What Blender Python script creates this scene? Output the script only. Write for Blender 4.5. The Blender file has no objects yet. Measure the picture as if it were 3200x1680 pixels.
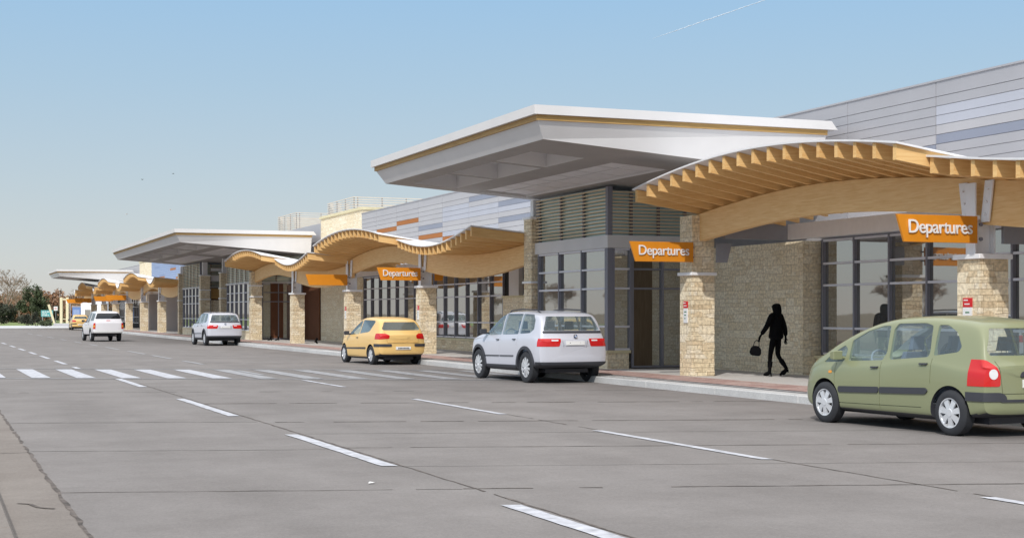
import bpy, bmesh, math, random
import numpy as np
from mathutils import Vector, Matrix
R = math.radians
random.seed(7)
S = bpy.context.scene
COL = S.collection

# ------------------------------------------------------------------ camera
cam_d = bpy.data.cameras.new('camera'); cam = bpy.data.objects.new('camera', cam_d); COL.objects.link(cam)
cam.location = (.248, -.123, 1.68); cam.rotation_euler = (R(90), 0, R(-21.63))
cam_d.sensor_width = 36; cam_d.lens = 51.75; cam_d.shift_y = (979-840)/3200
cam_d.clip_start = .1; cam_d.clip_end = 6000
S.camera = cam
# ------------------------------------------------------------------ sky and sun
SUN_EL, SUN_AZ = 40, 218          # azimuth clockwise from +Y, of the sun
W = bpy.data.worlds.new('World'); S.world = W; W.use_nodes = True
nt = W.node_tree; bg = nt.nodes['Background']
sky = nt.nodes.new('ShaderNodeTexSky'); sky.sky_type = 'NISHITA'; sky.sun_disc = False
sky.sun_elevation = R(SUN_EL); sky.sun_rotation = R(SUN_AZ)
sky.air_density = 1.0; sky.dust_density = .6; sky.ozone_density = 3.0; sky.altitude = 200
# set gradient over Nishita: pale towards the horizon, unseen zenith brightened as added fill light
tcw = nt.nodes.new('ShaderNodeTexCoord'); sx = nt.nodes.new('ShaderNodeSeparateXYZ'); nt.links.new(tcw.outputs['Generated'], sx.inputs[0])
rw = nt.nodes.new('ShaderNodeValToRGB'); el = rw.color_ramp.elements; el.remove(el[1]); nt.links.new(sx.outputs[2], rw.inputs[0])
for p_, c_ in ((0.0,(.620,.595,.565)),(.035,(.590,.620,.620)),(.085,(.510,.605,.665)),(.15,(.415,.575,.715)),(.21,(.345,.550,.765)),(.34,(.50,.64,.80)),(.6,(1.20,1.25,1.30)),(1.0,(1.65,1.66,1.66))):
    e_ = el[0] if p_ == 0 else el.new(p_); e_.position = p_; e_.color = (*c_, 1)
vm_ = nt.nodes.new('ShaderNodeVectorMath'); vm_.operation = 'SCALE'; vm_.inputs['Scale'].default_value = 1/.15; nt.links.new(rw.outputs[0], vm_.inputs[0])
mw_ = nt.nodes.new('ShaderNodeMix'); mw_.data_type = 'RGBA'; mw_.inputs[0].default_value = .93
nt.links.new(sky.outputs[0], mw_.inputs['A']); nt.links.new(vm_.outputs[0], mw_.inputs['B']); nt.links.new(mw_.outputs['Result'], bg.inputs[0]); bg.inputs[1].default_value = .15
sl = bpy.data.lights.new('sun', 'SUN'); sl.energy = 2.75; sl.angle = R(.6); sl.color = (1, .955, .89)
so = bpy.data.objects.new('sun', sl); COL.objects.link(so)
sv = Vector((math.sin(R(SUN_AZ))*math.cos(R(SUN_EL)), math.cos(R(SUN_AZ))*math.cos(R(SUN_EL)), math.sin(R(SUN_EL))))
so.rotation_euler = sv.to_track_quat('Z', 'Y').to_euler()
S.view_settings.view_transform = 'Standard'; S.view_settings.look = 'None'
S.view_settings.exposure = 0; S.view_settings.gamma = 1
try: S.view_settings.use_curve_mapping = False
except Exception: pass

# ------------------------------------------------------------------ materials
def mat(name, col, rough=.6, metal=0, coat=0, spec=.5, var=.0, vscale=6, bump=0, bscale=40, alpha=None):
    m = bpy.data.materials.new(name); m.use_nodes = True; n = m.node_tree; b = n.nodes['Principled BSDF']
    c = (*col, 1); b.inputs['Base Color'].default_value = c; b.inputs['Roughness'].default_value = rough
    b.inputs['Metallic'].default_value = metal; b.inputs['Coat Weight'].default_value = coat
    b.inputs['Specular IOR Level'].default_value = spec
    if var or bump:
        tc = n.nodes.new('ShaderNodeTexCoord')
    if var:
        no = n.nodes.new('ShaderNodeTexNoise'); no.inputs['Scale'].default_value = vscale; no.inputs['Detail'].default_value = 5
        n.links.new(tc.outputs['Object'], no.inputs['Vector'])
        mp = n.nodes.new('ShaderNodeMapRange'); mp.inputs['From Min'].default_value = .3; mp.inputs['From Max'].default_value = .7
        mp.inputs['To Min'].default_value = 1-var; mp.inputs['To Max'].default_value = 1+var
        n.links.new(no.outputs['Fac'], mp.inputs['Value'])
        mx = n.nodes.new('ShaderNodeMix'); mx.data_type = 'RGBA'; mx.blend_type = 'MULTIPLY'; mx.inputs[0].default_value = 1
        mx.inputs['A'].default_value = c; n.links.new(mp.outputs[0], mx.inputs['B']); n.links.new(mx.outputs['Result'], b.inputs['Base Color'])
    if bump:
        nb = n.nodes.new('ShaderNodeTexNoise'); nb.inputs['Scale'].default_value = bscale; nb.inputs['Detail'].default_value = 4
        n.links.new(tc.outputs['Object'], nb.inputs['Vector'])
        bp = n.nodes.new('ShaderNodeBump'); bp.inputs['Strength'].default_value = bump; bp.inputs['Distance'].default_value = .02
        n.links.new(nb.outputs['Fac'], bp.inputs['Height']); n.links.new(bp.outputs[0], b.inputs['Normal'])
    return m

def ramp(n, stops):
    r = n.nodes.new('ShaderNodeValToRGB'); e = r.color_ramp.elements
    while len(e) > 1: e.remove(e[-1])
    e[0].position = stops[0][0]; e[0].color = (*stops[0][1], 1)
    for p, c in stops[1:]:
        k = e.new(p); k.color = (*c, 1)
    return r

def stone_mat(name, cols, mortar, bw=.42, bh=.11, bump=.6):
    m = bpy.data.materials.new(name); m.use_nodes = True; n = m.node_tree; L = n.links; b = n.nodes['Principled BSDF']
    b.inputs['Roughness'].default_value = .92; b.inputs['Specular IOR Level'].default_value = .15
    uv = n.nodes.new('ShaderNodeUVMap'); uv.uv_map = 'UVMap'
    nz = n.nodes.new('ShaderNodeTexNoise'); nz.inputs['Scale'].default_value = 3.5; nz.inputs['Detail'].default_value = 3
    L.new(uv.outputs[0], nz.inputs['Vector'])
    vm = n.nodes.new('ShaderNodeVectorMath'); vm.operation = 'MULTIPLY_ADD'; vm.inputs[1].default_value = (.05, .03, 0)
    L.new(nz.outputs['Color'], vm.inputs[0]); L.new(uv.outputs[0], vm.inputs[2])
    outs = []
    for k, (w, h, off) in enumerate(((bw, bh, .5), (bw*1.45, bh*1.9, .37))):
        br = n.nodes.new('ShaderNodeTexBrick'); br.offset = off; br.squash = .62; br.squash_frequency = 3; br.offset_frequency = 2
        br.inputs['Scale'].default_value = 1; br.inputs['Brick Width'].default_value = w; br.inputs['Row Height'].default_value = h
        br.inputs['Mortar Size'].default_value = .006; br.inputs['Mortar Smooth'].default_value = .3; br.inputs['Bias'].default_value = 0
        br.inputs['Color1'].default_value = (0, 0, 0, 1); br.inputs['Color2'].default_value = (1, 1, 1, 1); br.inputs['Mortar'].default_value = (.5, .5, .5, 1)
        L.new(vm.outputs[0], br.inputs['Vector']); outs.append(br)
    n2 = n.nodes.new('ShaderNodeTexNoise'); n2.inputs['Scale'].default_value = 1.3; n2.inputs['Detail'].default_value = 1
    L.new(uv.outputs[0], n2.inputs['Vector'])
    st = n.nodes.new('ShaderNodeMath'); st.operation = 'GREATER_THAN'; st.inputs[1].default_value = .5; L.new(n2.outputs['Fac'], st.inputs[0])
    def pick(a, bb, rgba):
        x = n.nodes.new('ShaderNodeMix'); x.data_type = 'RGBA' if rgba else 'FLOAT'
        L.new(st.outputs[0], x.inputs[0])
        if rgba: L.new(a, x.inputs['A']); L.new(bb, x.inputs['B']); return x.outputs['Result']
        L.new(a, x.inputs[2]); L.new(bb, x.inputs[3]); return x.outputs[0]
    col = pick(outs[0].outputs['Color'], outs[1].outputs['Color'], True)
    fac = pick(outs[0].outputs['Fac'], outs[1].outputs['Fac'], False)
    rp = ramp(n, [(i/(len(cols)-1), c) for i, c in enumerate(cols)]); L.new(col, rp.inputs[0])
    n3 = n.nodes.new('ShaderNodeTexNoise'); n3.inputs['Scale'].default_value = 14; n3.inputs['Detail'].default_value = 6
    L.new(uv.outputs[0], n3.inputs['Vector'])
    mr = n.nodes.new('ShaderNodeMapRange'); mr.inputs['From Min'].default_value = .3; mr.inputs['From Max'].default_value = .7
    mr.inputs['To Min'].default_value = .72; mr.inputs['To Max'].default_value = 1.2; L.new(n3.outputs['Fac'], mr.inputs[0])
    mu = n.nodes.new('ShaderNodeMix'); mu.data_type = 'RGBA'; mu.blend_type = 'MULTIPLY'; mu.inputs[0].default_value = 1
    L.new(rp.outputs[0], mu.inputs['A']); L.new(mr.outputs[0], mu.inputs['B'])
    mo = n.nodes.new('ShaderNodeMix'); mo.data_type = 'RGBA'; mo.inputs['B'].default_value = (*mortar, 1)
    L.new(fac, mo.inputs[0]); L.new(mu.outputs['Result'], mo.inputs['A']); L.new(mo.outputs['Result'], b.inputs['Base Color'])
    hs = n.nodes.new('ShaderNodeMath'); hs.operation = 'MULTIPLY_ADD'; hs.inputs[1].default_value = -1.3; L.new(fac, hs.inputs[0])
    h2 = n.nodes.new('ShaderNodeMath'); h2.operation = 'ADD'; L.new(n3.outputs['Fac'], h2.inputs[0]); L.new(col, h2.inputs[1]); L.new(h2.outputs[0], hs.inputs[2])
    bp = n.nodes.new('ShaderNodeBump'); bp.inputs['Strength'].default_value = bump; bp.inputs['Distance'].default_value = .025
    L.new(hs.outputs[0], bp.inputs['Height']); L.new(bp.outputs[0], b.inputs['Normal'])
    return m

def wood_mat(name, c1, c2, along='x', rough=.55):
    m = bpy.data.materials.new(name); m.use_nodes = True; n = m.node_tree; L = n.links; b = n.nodes['Principled BSDF']
    b.inputs['Roughness'].default_value = rough; b.inputs['Specular IOR Level'].default_value = .3
    uv = n.nodes.new('ShaderNodeUVMap'); uv.uv_map = 'UVMap'
    mp = n.nodes.new('ShaderNodeMapping'); mp.inputs['Scale'].default_value = (1.2, 16, 1) if along == 'x' else (16, 1.2, 1)
    L.new(uv.outputs[0], mp.inputs[0])
    nz = n.nodes.new('ShaderNodeTexNoise'); nz.inputs['Scale'].default_value = 1.6; nz.inputs['Detail'].default_value = 6; nz.inputs['Distortion'].default_value = .8
    L.new(mp.outputs[0], nz.inputs['Vector'])
    oi = n.nodes.new('ShaderNodeObjectInfo')
    ad = n.nodes.new('ShaderNodeMath'); ad.operation = 'MULTIPLY_ADD'; ad.inputs[1].default_value = .16; L.new(oi.outputs['Random'], ad.inputs[0])
    s2 = n.nodes.new('ShaderNodeMath'); s2.operation = 'SUBTRACT'; s2.inputs[1].default_value = .08; L.new(nz.outputs['Fac'], s2.inputs[0]); L.new(s2.outputs[0], ad.inputs[2])
    r = ramp(n, [(.28, c1), (.5, tuple((a+d)/2 for a, d in zip(c1, c2))), (.72, c2)]); L.new(ad.outputs[0], r.inputs[0]); L.new(r.outputs[0], b.inputs['Base Color'])
    bp = n.nodes.new('ShaderNodeBump'); bp.inputs['Strength'].default_value = .15; bp.inputs['Distance'].default_value = .01
    L.new(nz.outputs['Fac'], bp.inputs['Height']); L.new(bp.outputs[0], b.inputs['Normal'])
    return m

def concrete_mat(name, c1, c2, fine=90, stains=True):
    m = bpy.data.materials.new(name); m.use_nodes = True; n = m.node_tree; L = n.links; b = n.nodes['Principled BSDF']
    b.inputs['Roughness'].default_value = .9; b.inputs['Specular IOR Level'].default_value = .25
    tc = n.nodes.new('ShaderNodeTexCoord')
    def noise(sc, det, vec=None, rough=.5):
        x = n.nodes.new('ShaderNodeTexNoise'); x.inputs['Scale'].default_value = sc; x.inputs['Detail'].default_value = det; x.inputs['Roughness'].default_value = rough
        L.new(vec or tc.outputs['Object'], x.inputs['Vector']); return x.outputs['Fac']
    mp = n.nodes.new('ShaderNodeMapping'); mp.inputs['Scale'].default_value = (1, .16, 1); L.new(tc.outputs['Object'], mp.inputs[0])
    a = noise(.55, 5, rough=.65); s = noise(.9, 3, mp.outputs[0]); f = noise(fine, 3, rough=.7)
    r = ramp(n, [(.32, c1), (.68, c2)]); L.new(a, r.inputs[0])
    def mul(colout, fac, lo, hi, fmin=.3, fmax=.7):
        q = n.nodes.new('ShaderNodeMapRange'); q.inputs['From Min'].default_value = fmin; q.inputs['From Max'].default_value = fmax
        q.inputs['To Min'].default_value = lo; q.inputs['To Max'].default_value = hi; L.new(fac, q.inputs[0])
        x = n.nodes.new('ShaderNodeMix'); x.data_type = 'RGBA'; x.blend_type = 'MULTIPLY'; x.inputs[0].default_value = 1
        L.new(colout, x.inputs['A']); L.new(q.outputs[0], x.inputs['B']); return x.outputs['Result']
    c = mul(r.outputs[0], f, .87, 1.13)
    if stains:
        c = mul(c, s, .93, 1.05)
        v = noise(7, 6, rough=.75); c = mul(c, v, .93, 1.05); c = mul(c, noise(2.3, 9, rough=.8), 1.0, .90, .58, .72); c = mul(c, noise(30, 4, rough=.75), .86, 1.13)
    L.new(c, b.inputs['Base Color'])
    bp = n.nodes.new('ShaderNodeBump'); bp.inputs['Strength'].default_value = .25; bp.inputs['Distance'].default_value = .004
    L.new(f, bp.inputs['Height']); L.new(bp.outputs[0], b.inputs['Normal'])
    return m

M = {}
M['road'] = concrete_mat('road_concrete', (.188, .172, .165), (.236, .218, .211))
M['gutter'] = concrete_mat('gutter_concrete', (.19, .165, .148), (.245, .218, .198))
M['kerb'] = concrete_mat('kerb_concrete', (.50, .50, .50), (.62, .62, .62), 60)
M['farpave'] = concrete_mat('pale_concrete', (.50, .50, .51), (.60, .60, .60), 20)
M['paint'] = mat('road_paint', (.47, .475, .515), .75, var=.28, vscale=7)
M['oldpaint'] = mat('worn_road_paint', (.32, .32, .335), .8, var=.3, vscale=5)
M['joint'] = mat('joint_filler', (.11, .092, .082), .95, var=.6, vscale=6)
M['faint'] = mat('faint_joint', (.215, .198, .188), .95, var=.25, vscale=3)
M['mulch'] = mat('mulch', (.09, .055, .045), 1, var=.5, vscale=20, bump=1)
M['dirt'] = mat('dry_ground', (.16, .13, .09), 1, var=.3, vscale=.4)
M['grass'] = mat('grass', (.19, .24, .08), 1, var=.3, vscale=1.5, bump=.6, bscale=10)
M['pave'] = concrete_mat('sidewalk_concrete', (.52, .50, .48), (.60, .58, .56), 40)
M['brickpave'] = stone_mat('pink_pavers', [(.36, .23, .21), (.47, .32, .29), (.52, .40, .36)], (.30, .24, .23), .4, .2, .15)
M['cobble'] = mat('pebble_band', (.42, .42, .42), .9, var=.6, vscale=22, bump=1, bscale=22)
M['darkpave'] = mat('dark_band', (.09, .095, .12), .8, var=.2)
M['stone'] = stone_mat('ledge_stone', [(.68, .54, .36), (.80, .68, .48), (.87, .76, .57), (.76, .63, .43), (.88, .80, .65)], (.44, .34, .22))
M['wallstone'] = stone_mat('wall_stone', [(.80, .68, .48), (.87, .76, .56), (.91, .82, .64), (.83, .71, .51)], (.58, .47, .32), .42, .11, .5)
M['cream'] = mat('cream_cap', (.68, .61, .40), .8, var=.08)
M['white'] = mat('white_painted_steel', (.86, .86, .88), .4, var=.03)
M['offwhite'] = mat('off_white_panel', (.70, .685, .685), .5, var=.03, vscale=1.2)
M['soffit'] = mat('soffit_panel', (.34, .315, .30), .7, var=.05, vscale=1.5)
M['tile'] = mat('ceiling_tile', (.74, .72, .73), .7, var=.03)
M['line'] = mat('shadow_gap', (.10, .09, .10), .8)
M['trimwood'] = wood_mat('fascia_wood', (.40, .235, .08), (.56, .36, .14))
M['beamwood'] = wood_mat('glulam_wood', (.78, .48, .20), (.92, .64, .32))
M['rafter'] = wood_mat('rafter_wood', (.72, .42, .16), (.87, .58, .26))
M['roofing'] = mat('white_roofing', (.78, .78, .80), .6, var=.04)
M['louver'] = wood_mat('louver_wood', (.72, .55, .34), (.84, .69, .47))
M['palelouver'] = wood_mat('pale_louver', (.66, .56, .44), (.80, .74, .64))
M['orange'] = mat('orange_sign', (.70, .255, .012), .5, var=.02)
M['trail'] = mat('vapour', (.55, .62, .70), 1)
M['bronze'] = wood_mat('bronze_panel', (.085, .06, .035), (.13, .095, .06), 'y')
M['letter'] = mat('sign_letter', (.82, .82, .82), .4)
M['greysteel'] = mat('grey_steel', (.30, .30, .33), .5, var=.04)
M['mullion'] = mat('mullion_grey', (.22, .22, .26), .45)
M['rail'] = mat('rail_aluminium', (.72, .72, .78), .4, .2)
M['brownwood'] = wood_mat('brown_panel', (.115, .045, .022), (.17, .07, .035), 'y')
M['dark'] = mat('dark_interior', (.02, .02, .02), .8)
M['black'] = mat('black_cloth', (.004, .004, .005), .9, spec=.1)
M['red'] = mat('notice_red', (.62, .015, .02), .5)
M['paper'] = mat('notice_white', (.80, .80, .80), .5)
M['green_ink'] = mat('notice_green', (.05, .2, .10), .6)
for k, c in dict(p0=(.455, .445, .465), p1=(.39, .385, .41), p2=(.48, .47, .485), lav=(.455, .465, .525), slate=(.26, .28, .35), rust=(.40, .125, .006),
                 blue=(.27, .36, .56), blue2=(.22, .30, .50), beige=(.55, .49, .45)).items():
    M[k] = mat('cladding_'+k, c, .42, .15, var=.03, vscale=.8)
def glass_mat(name, col, metal, rough=.02):
    m = mat(name, col, rough, metal, spec=1.0)
    n = m.node_tree; tc = n.nodes.new('ShaderNodeTexCoord'); nb = n.nodes.new('ShaderNodeTexNoise'); nb.inputs['Scale'].default_value = 1.1
    n.links.new(tc.outputs['Object'], nb.inputs['Vector']); bp = n.nodes.new('ShaderNodeBump'); bp.inputs['Strength'].default_value = .12; bp.inputs['Distance'].default_value = .01
    n.links.new(nb.outputs['Fac'], bp.inputs['Height']); n.links.new(bp.outputs[0], n.nodes['Principled BSDF'].inputs['Normal'])
    return m
M['glass'] = glass_mat('tinted_window_glass', (.46, .46, .445), .85)
M['tealglass'] = glass_mat('teal_glass', (.50, .68, .70), .1, .15)
# see-through car glass
def car_glass():
    m = bpy.data.materials.new('car_glass'); m.use_nodes = True; n = m.node_tree; n.nodes.clear(); L = n.links
    o = n.nodes.new('ShaderNodeOutputMaterial'); t = n.nodes.new('ShaderNodeBsdfTransparent'); t.inputs[0].default_value = (.93, .97, .975, 1)
    g = n.nodes.new('ShaderNodeBsdfGlossy'); g.inputs['Roughness'].default_value = .02; g.inputs[0].default_value = (.9, .95, 1, 1)
    d = n.nodes.new('ShaderNodeBsdfDiffuse'); d.inputs[0].default_value = (.42, .52, .55, 1)
    fr = n.nodes.new('ShaderNodeFresnel'); fr.inputs[0].default_value = 1.5
    ge = n.nodes.new('ShaderNodeNewGeometry'); iv = n.nodes.new('ShaderNodeMath'); iv.operation = 'SUBTRACT'; iv.inputs[0].default_value = 1; L.new(ge.outputs['Backfacing'], iv.inputs[1])
    ff = n.nodes.new('ShaderNodeMath'); ff.operation = 'MULTIPLY'; L.new(fr.outputs[0], ff.inputs[0]); L.new(iv.outputs[0], ff.inputs[1])
    fd = n.nodes.new('ShaderNodeMath'); fd.operation = 'MULTIPLY'; fd.inputs[0].default_value = .13; L.new(iv.outputs[0], fd.inputs[1])
    m1 = n.nodes.new('ShaderNodeMixShader'); L.new(fd.outputs[0], m1.inputs[0]); L.new(t.outputs[0], m1.inputs[1]); L.new(d.outputs[0], m1.inputs[2])
    m2 = n.nodes.new('ShaderNodeMixShader'); L.new(ff.outputs[0], m2.inputs[0]); L.new(m1.outputs[0], m2.inputs[1]); L.new(g.outputs[0], m2.inputs[2])
    L.new(m2.outputs[0], o.inputs[0]); return m
M['carglass'] = car_glass()
M['darkglass'] = mat('dark_car_glass', (.01, .012, .015), .05, spec=.8)
M['tyre'] = mat('tyre_rubber', (.028, .030, .036), .8, var=.15)
M['hub'] = mat('wheel_rim', (.70, .72, .76), .3, .35)
M['hubdark'] = mat('wheel_inner', (.06, .06, .07), .5, .5)
M['plastic'] = mat('grey_plastic', (.045, .047, .058), .55)
M['lampred'] = mat('lamp_red', (.58, .008, .008), .2, coat=.6)
M['lampwhite'] = mat('lamp_clear', (.75, .75, .77), .2, coat=.6)
M['lampamber'] = mat('lamp_amber', (.75, .30, .03), .25, coat=.5)
M['seat'] = mat('seat_cloth', (.16, .19, .26), .9)
M['trim_in'] = mat('cabin_trim', (.30, .32, .34), .9)
M['wheel_in'] = mat('steering_wheel', (.32, .36, .42), .6)
M['green_paint'] = mat('olive_green_paint', (.245, .265, .15), .38, 0, .5)
M['silver_paint'] = mat('silver_paint', (.60, .61, .68), .35, .1, .5)
M['yellow_paint'] = mat('yellow_paint', (.82, .54, .20), .38, 0, .5)
M['white_paint'] = mat('white_paint', (.78, .76, .79), .35, 0, .5)
M['emblue'] = mat('emblem_blue', (.03, .15, .45), .3)
M['bark'] = mat('bark', (.20, .16, .13), .95, var=.3)
M['twig'] = mat('bare_twigs', (.27, .20, .155), 1, var=.3)
M['leaf'] = mat('evergreen_leaf', (.07, .088, .045), .9, var=.4, vscale=1.2)
M['leafdark'] = mat('dark_leaf', (.042, .048, .030), .9, var=.4, vscale=1.2)
M['leafbrown'] = mat('autumn_leaf', (.27, .15, .085), .95, var=.4, vscale=.8)
M['leaftan'] = mat('tan_leaf', (.36, .24, .13), .95, var=.4, vscale=.8)
M['teal'] = mat('teal_sign', (.10, .36, .38), .5)
M['bluepanel'] = mat('blue_panel', (.13, .22, .45), .5)

# ------------------------------------------------------------------ mesh helpers
class MB:
    def __init__(s): s.v = []; s.f = []; s.m = []
    def add(s, vs, fs, mi=0):
        o = len(s.v); s.v += [tuple(p) for p in vs]; s.f += [tuple(i+o for i in q) for q in fs]; s.m += [mi]*len(fs); return s
    def box(s, x0, x1, y0, y1, z0, z1, mi=0):
        return s.add([(x0,y0,z0),(x1,y0,z0),(x1,y1,z0),(x0,y1,z0),(x0,y0,z1),(x1,y0,z1),(x1,y1,z1),(x0,y1,z1)],
                     [(0,3,2,1),(4,5,6,7),(0,1,5,4),(1,2,6,5),(2,3,7,6),(3,0,4,7)], mi)
    def hexa(s, p, mi=0):   # 8 points, bottom 4 then top 4
        return s.add(p, [(0,3,2,1),(4,5,6,7),(0,1,5,4),(1,2,6,5),(2,3,7,6),(3,0,4,7)], mi)
    def prism(s, poly, ax, a, b, mi=0):
        n = len(poly)
        def P(u, w, t): return (t,u,w) if ax == 'x' else (u,t,w) if ax == 'y' else (u,w,t)
        vs = [P(u,w,a) for u,w in poly]+[P(u,w,b) for u,w in poly]
        fs = [tuple(range(n))[::-1], tuple(range(n,2*n))]+[(i,(i+1)%n,(i+1)%n+n,i+n) for i in range(n)]
        return s.add(vs, fs, mi)
    def tube(s, pts, rads, n=8, mi=0, cap=True):
        pts = [Vector(p) for p in pts]; vs = []; fs = []
        for i, p in enumerate(pts):
            t = (pts[min(i+1,len(pts)-1)]-pts[max(i-1,0)])
            if t.length < 1e-9: t = Vector((0,0,1))
            t.normalize(); u = t.cross(Vector((0,0,1)) if abs(t.z) < .95 else Vector((1,0,0))).normalized(); w = t.cross(u)
            r = rads[i] if hasattr(rads,'__len__') else rads
            for k in range(n):
                a = 2*math.pi*k/n; vs.append(p+u*math.cos(a)*r+w*math.sin(a)*r)
        for i in range(len(pts)-1):
            for k in range(n): fs.append((i*n+k, i*n+(k+1)%n, (i+1)*n+(k+1)%n, (i+1)*n+k))
        if cap: fs += [tuple(range(n))[::-1], tuple(range((len(pts)-1)*n, len(pts)*n))]
        return s.add(vs, fs, mi)
    def lathe(s, prof, n=32, mi=0, cx=0, cy=0, cz=0, axis='x', closed=True):
        vs = []; fs = []; k = len(prof)
        for i in range(n):
            a = 2*math.pi*i/n
            for (t, r) in prof: vs.append((cx+t, cy+r*math.cos(a), cz+r*math.sin(a)))
        for i in range(n):
            for j in range(k if closed else k-1):
                a, b2 = i*k+j, i*k+(j+1)%k; c, d = ((i+1)%n)*k+(j+1)%k, ((i+1)%n)*k+j
                fs.append((a, b2, c, d))
        return s.add(vs, fs, mi)
    def mesh(s, name='m'):
        me = bpy.data.meshes.new(name); me.from_pydata(s.v, [], s.f); me.polygons.foreach_set('material_index', s.m); me.update(); return me
    def build(s, name, mats, parent=None, smooth=None, bevel=0, fix=True):
        me = s.mesh(name); return link(name, me, mats, parent, smooth, bevel, fix)
def link(name, me, mats, parent=None, smooth=None, bevel=0, fix=True):
    if not isinstance(mats, (list, tuple)): mats = [mats]
    ids = np.zeros(len(me.polygons), np.int32); me.polygons.foreach_get('material_index', ids)
    me.materials.clear()
    for m in mats: me.materials.append(M[m] if isinstance(m, str) else m)
    me.polygons.foreach_set('material_index', ids)
    if fix:
        bm = bmesh.new(); bm.from_mesh(me); bmesh.ops.recalc_face_normals(bm, faces=bm.faces)
        if bevel: bmesh.ops.bevel(bm, geom=list(bm.edges), offset=bevel, segments=1, affect='EDGES', clamp_overlap=True)
        bm.to_mesh(me); bm.free()
    uvbox(me)
    if smooth:
        me.polygons.foreach_set('use_smooth', [True]*len(me.polygons)); me.set_sharp_from_angle(angle=R(smooth))
    o = bpy.data.objects.new(name, me); COL.objects.link(o)
    if parent: o.parent = parent
    return o
def uvbox(me):
    if not me.polygons: return
    uv = (me.uv_layers.get('UVMap') or me.uv_layers.new(name='UVMap'))
    nv = len(me.vertices); co = np.empty(nv*3); me.vertices.foreach_get('co', co); co = co.reshape(-1,3)
    nl = len(me.loops); li = np.empty(nl, int); me.loops.foreach_get('vertex_index', li)
    nrm = np.empty(len(me.polygons)*3); me.polygons.foreach_get('normal', nrm); nrm = np.abs(nrm.reshape(-1,3))
    tot = np.empty(len(me.polygons), int); me.polygons.foreach_get('loop_total', tot)
    fn = np.repeat(nrm, tot, axis=0); P = co[li]
    ax = np.argmax(fn, axis=1); u = np.where(ax == 0, P[:,1], P[:,0]); v = np.where(ax == 2, P[:,1], P[:,2])
    uv.data.foreach_set('uv', np.stack([u, v], 1).ravel())
def empty(name, loc=(0,0,0), rz=0, parent=None):
    o = bpy.data.objects.new(name, None); COL.objects.link(o); o.location = loc; o.rotation_euler = (0,0,rz); o.empty_display_size = .3
    if parent: o.parent = parent
    return o
def tag(o, label=None, cat=None, group=None, kind=None):
    if label: o['label'] = label
    if cat: o['category'] = cat
    if group: o['group'] = group
    if kind: o['kind'] = kind
    return o
def copy_tree(o, parent=None):
    c = o.copy(); COL.objects.link(c)
    if parent: c.parent = parent
    for ch in [x for x in CH.get(o.name, [])] or list(o.children): copy_tree(ch, c)
    return c
CH = {}
def sheet(name, poly, z, m, kind='structure', parent=None):
    me = bpy.data.meshes.new(name); me.from_pydata([(x,y,z) for x,y in poly], [], [tuple(range(len(poly)))])
    o = link(name, me, m, parent)
    if kind: o['kind'] = kind
    return o
def bool_op(a, b, op):
    oa = bpy.data.objects.new('tmp_a', a); ob = bpy.data.objects.new('tmp_b', b); COL.objects.link(oa); COL.objects.link(ob)
    md = oa.modifiers.new('b', 'BOOLEAN'); md.operation = op; md.solver = 'EXACT'; md.object = ob
    dg = bpy.context.evaluated_depsgraph_get(); dg.update()
    me = bpy.data.meshes.new_from_object(oa.evaluated_get(dg)); bpy.data.objects.remove(oa); bpy.data.objects.remove(ob); return me
# ------------------------------------------------------------------ ground, road, markings
sheet('ground', [(-1500,-400),(2500,-400),(2500,4000),(-1500,4000)], -.06, 'dirt')
sheet('road', [(1.38,-30),(15.4,-30),(15.4,178),(-14,178),(1.38,100)], 0, 'road')
sheet('gutter', [(.84,-30),(1.38,-30),(1.38,100),(.84,100)], 0, 'gutter')
kb = MB()
for i in range(40):
    y = -30+i*3.2; kb.box(.70, .84, y+.004, y+3.196, -.05, .07)
kb.build('kerb', 'gutter', bevel=.02)['kind'] = 'structure'
mb = MB(); mb.box(-9, .697, -30, 120, -.05, .045); mb.build('planting_strip', 'mulch')['kind'] = 'structure'
sheet('far_pavement', [(-13.9,178.1),(15.4,178.1),(60,178.1),(60,262),(18.9,223.8),(9.4,214.6),(-13.9,190.5)], -.02, 'farpave')
sheet('grass', [(-100,600),(-60,190),(-14.5,190.7),(9.1,215.2),(18.7,224.4),(59,263),(90,600)], -.04, 'grass', kind='structure')
def jag(x0, y0, x1, y1, w, m, seed, name, gaps=0):
    rr = random.Random(seed); n = max(6, int(math.hypot(x1-x0, y1-y0)/.22)); mbb = MB(); nx, ny = -(y1-y0), (x1-x0); l = math.hypot(nx, ny); nx /= l; ny /= l
    p = []
    for i in range(n+1):
        t = i/n; ww = w*(.55+.9*rr.random())/2; o = .012*rr.uniform(-1,1); cx = x0+(x1-x0)*t+nx*o; cy = y0+(y1-y0)*t+ny*o
        p.append(((cx+nx*ww, cy+ny*ww, .004), (cx-nx*ww, cy-ny*ww, .004)))
    for i in range(n):
        if rr.random() < gaps: continue
        mbb.add([p[i][0], p[i][1], p[i+1][1], p[i+1][0]], [(0,1,2,3)])
    o = mbb.build(name, m, fix=False); o['kind'] = 'structure'; return o
lane = lambda x, y: x-.008*(y-31)
# long joints
jag(1.38, -10, 1.38, 90, .036, 'joint', 1, 'road_joint', .04)
jag(lane(4.99,-10), -10, lane(4.99,36), 36, .028, 'joint', 2, 'road_joint', .03)
jag(lane(9.15,-5), -5, lane(9.15,28), 28, .022, 'joint', 3, 'road_joint', .12)
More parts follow.
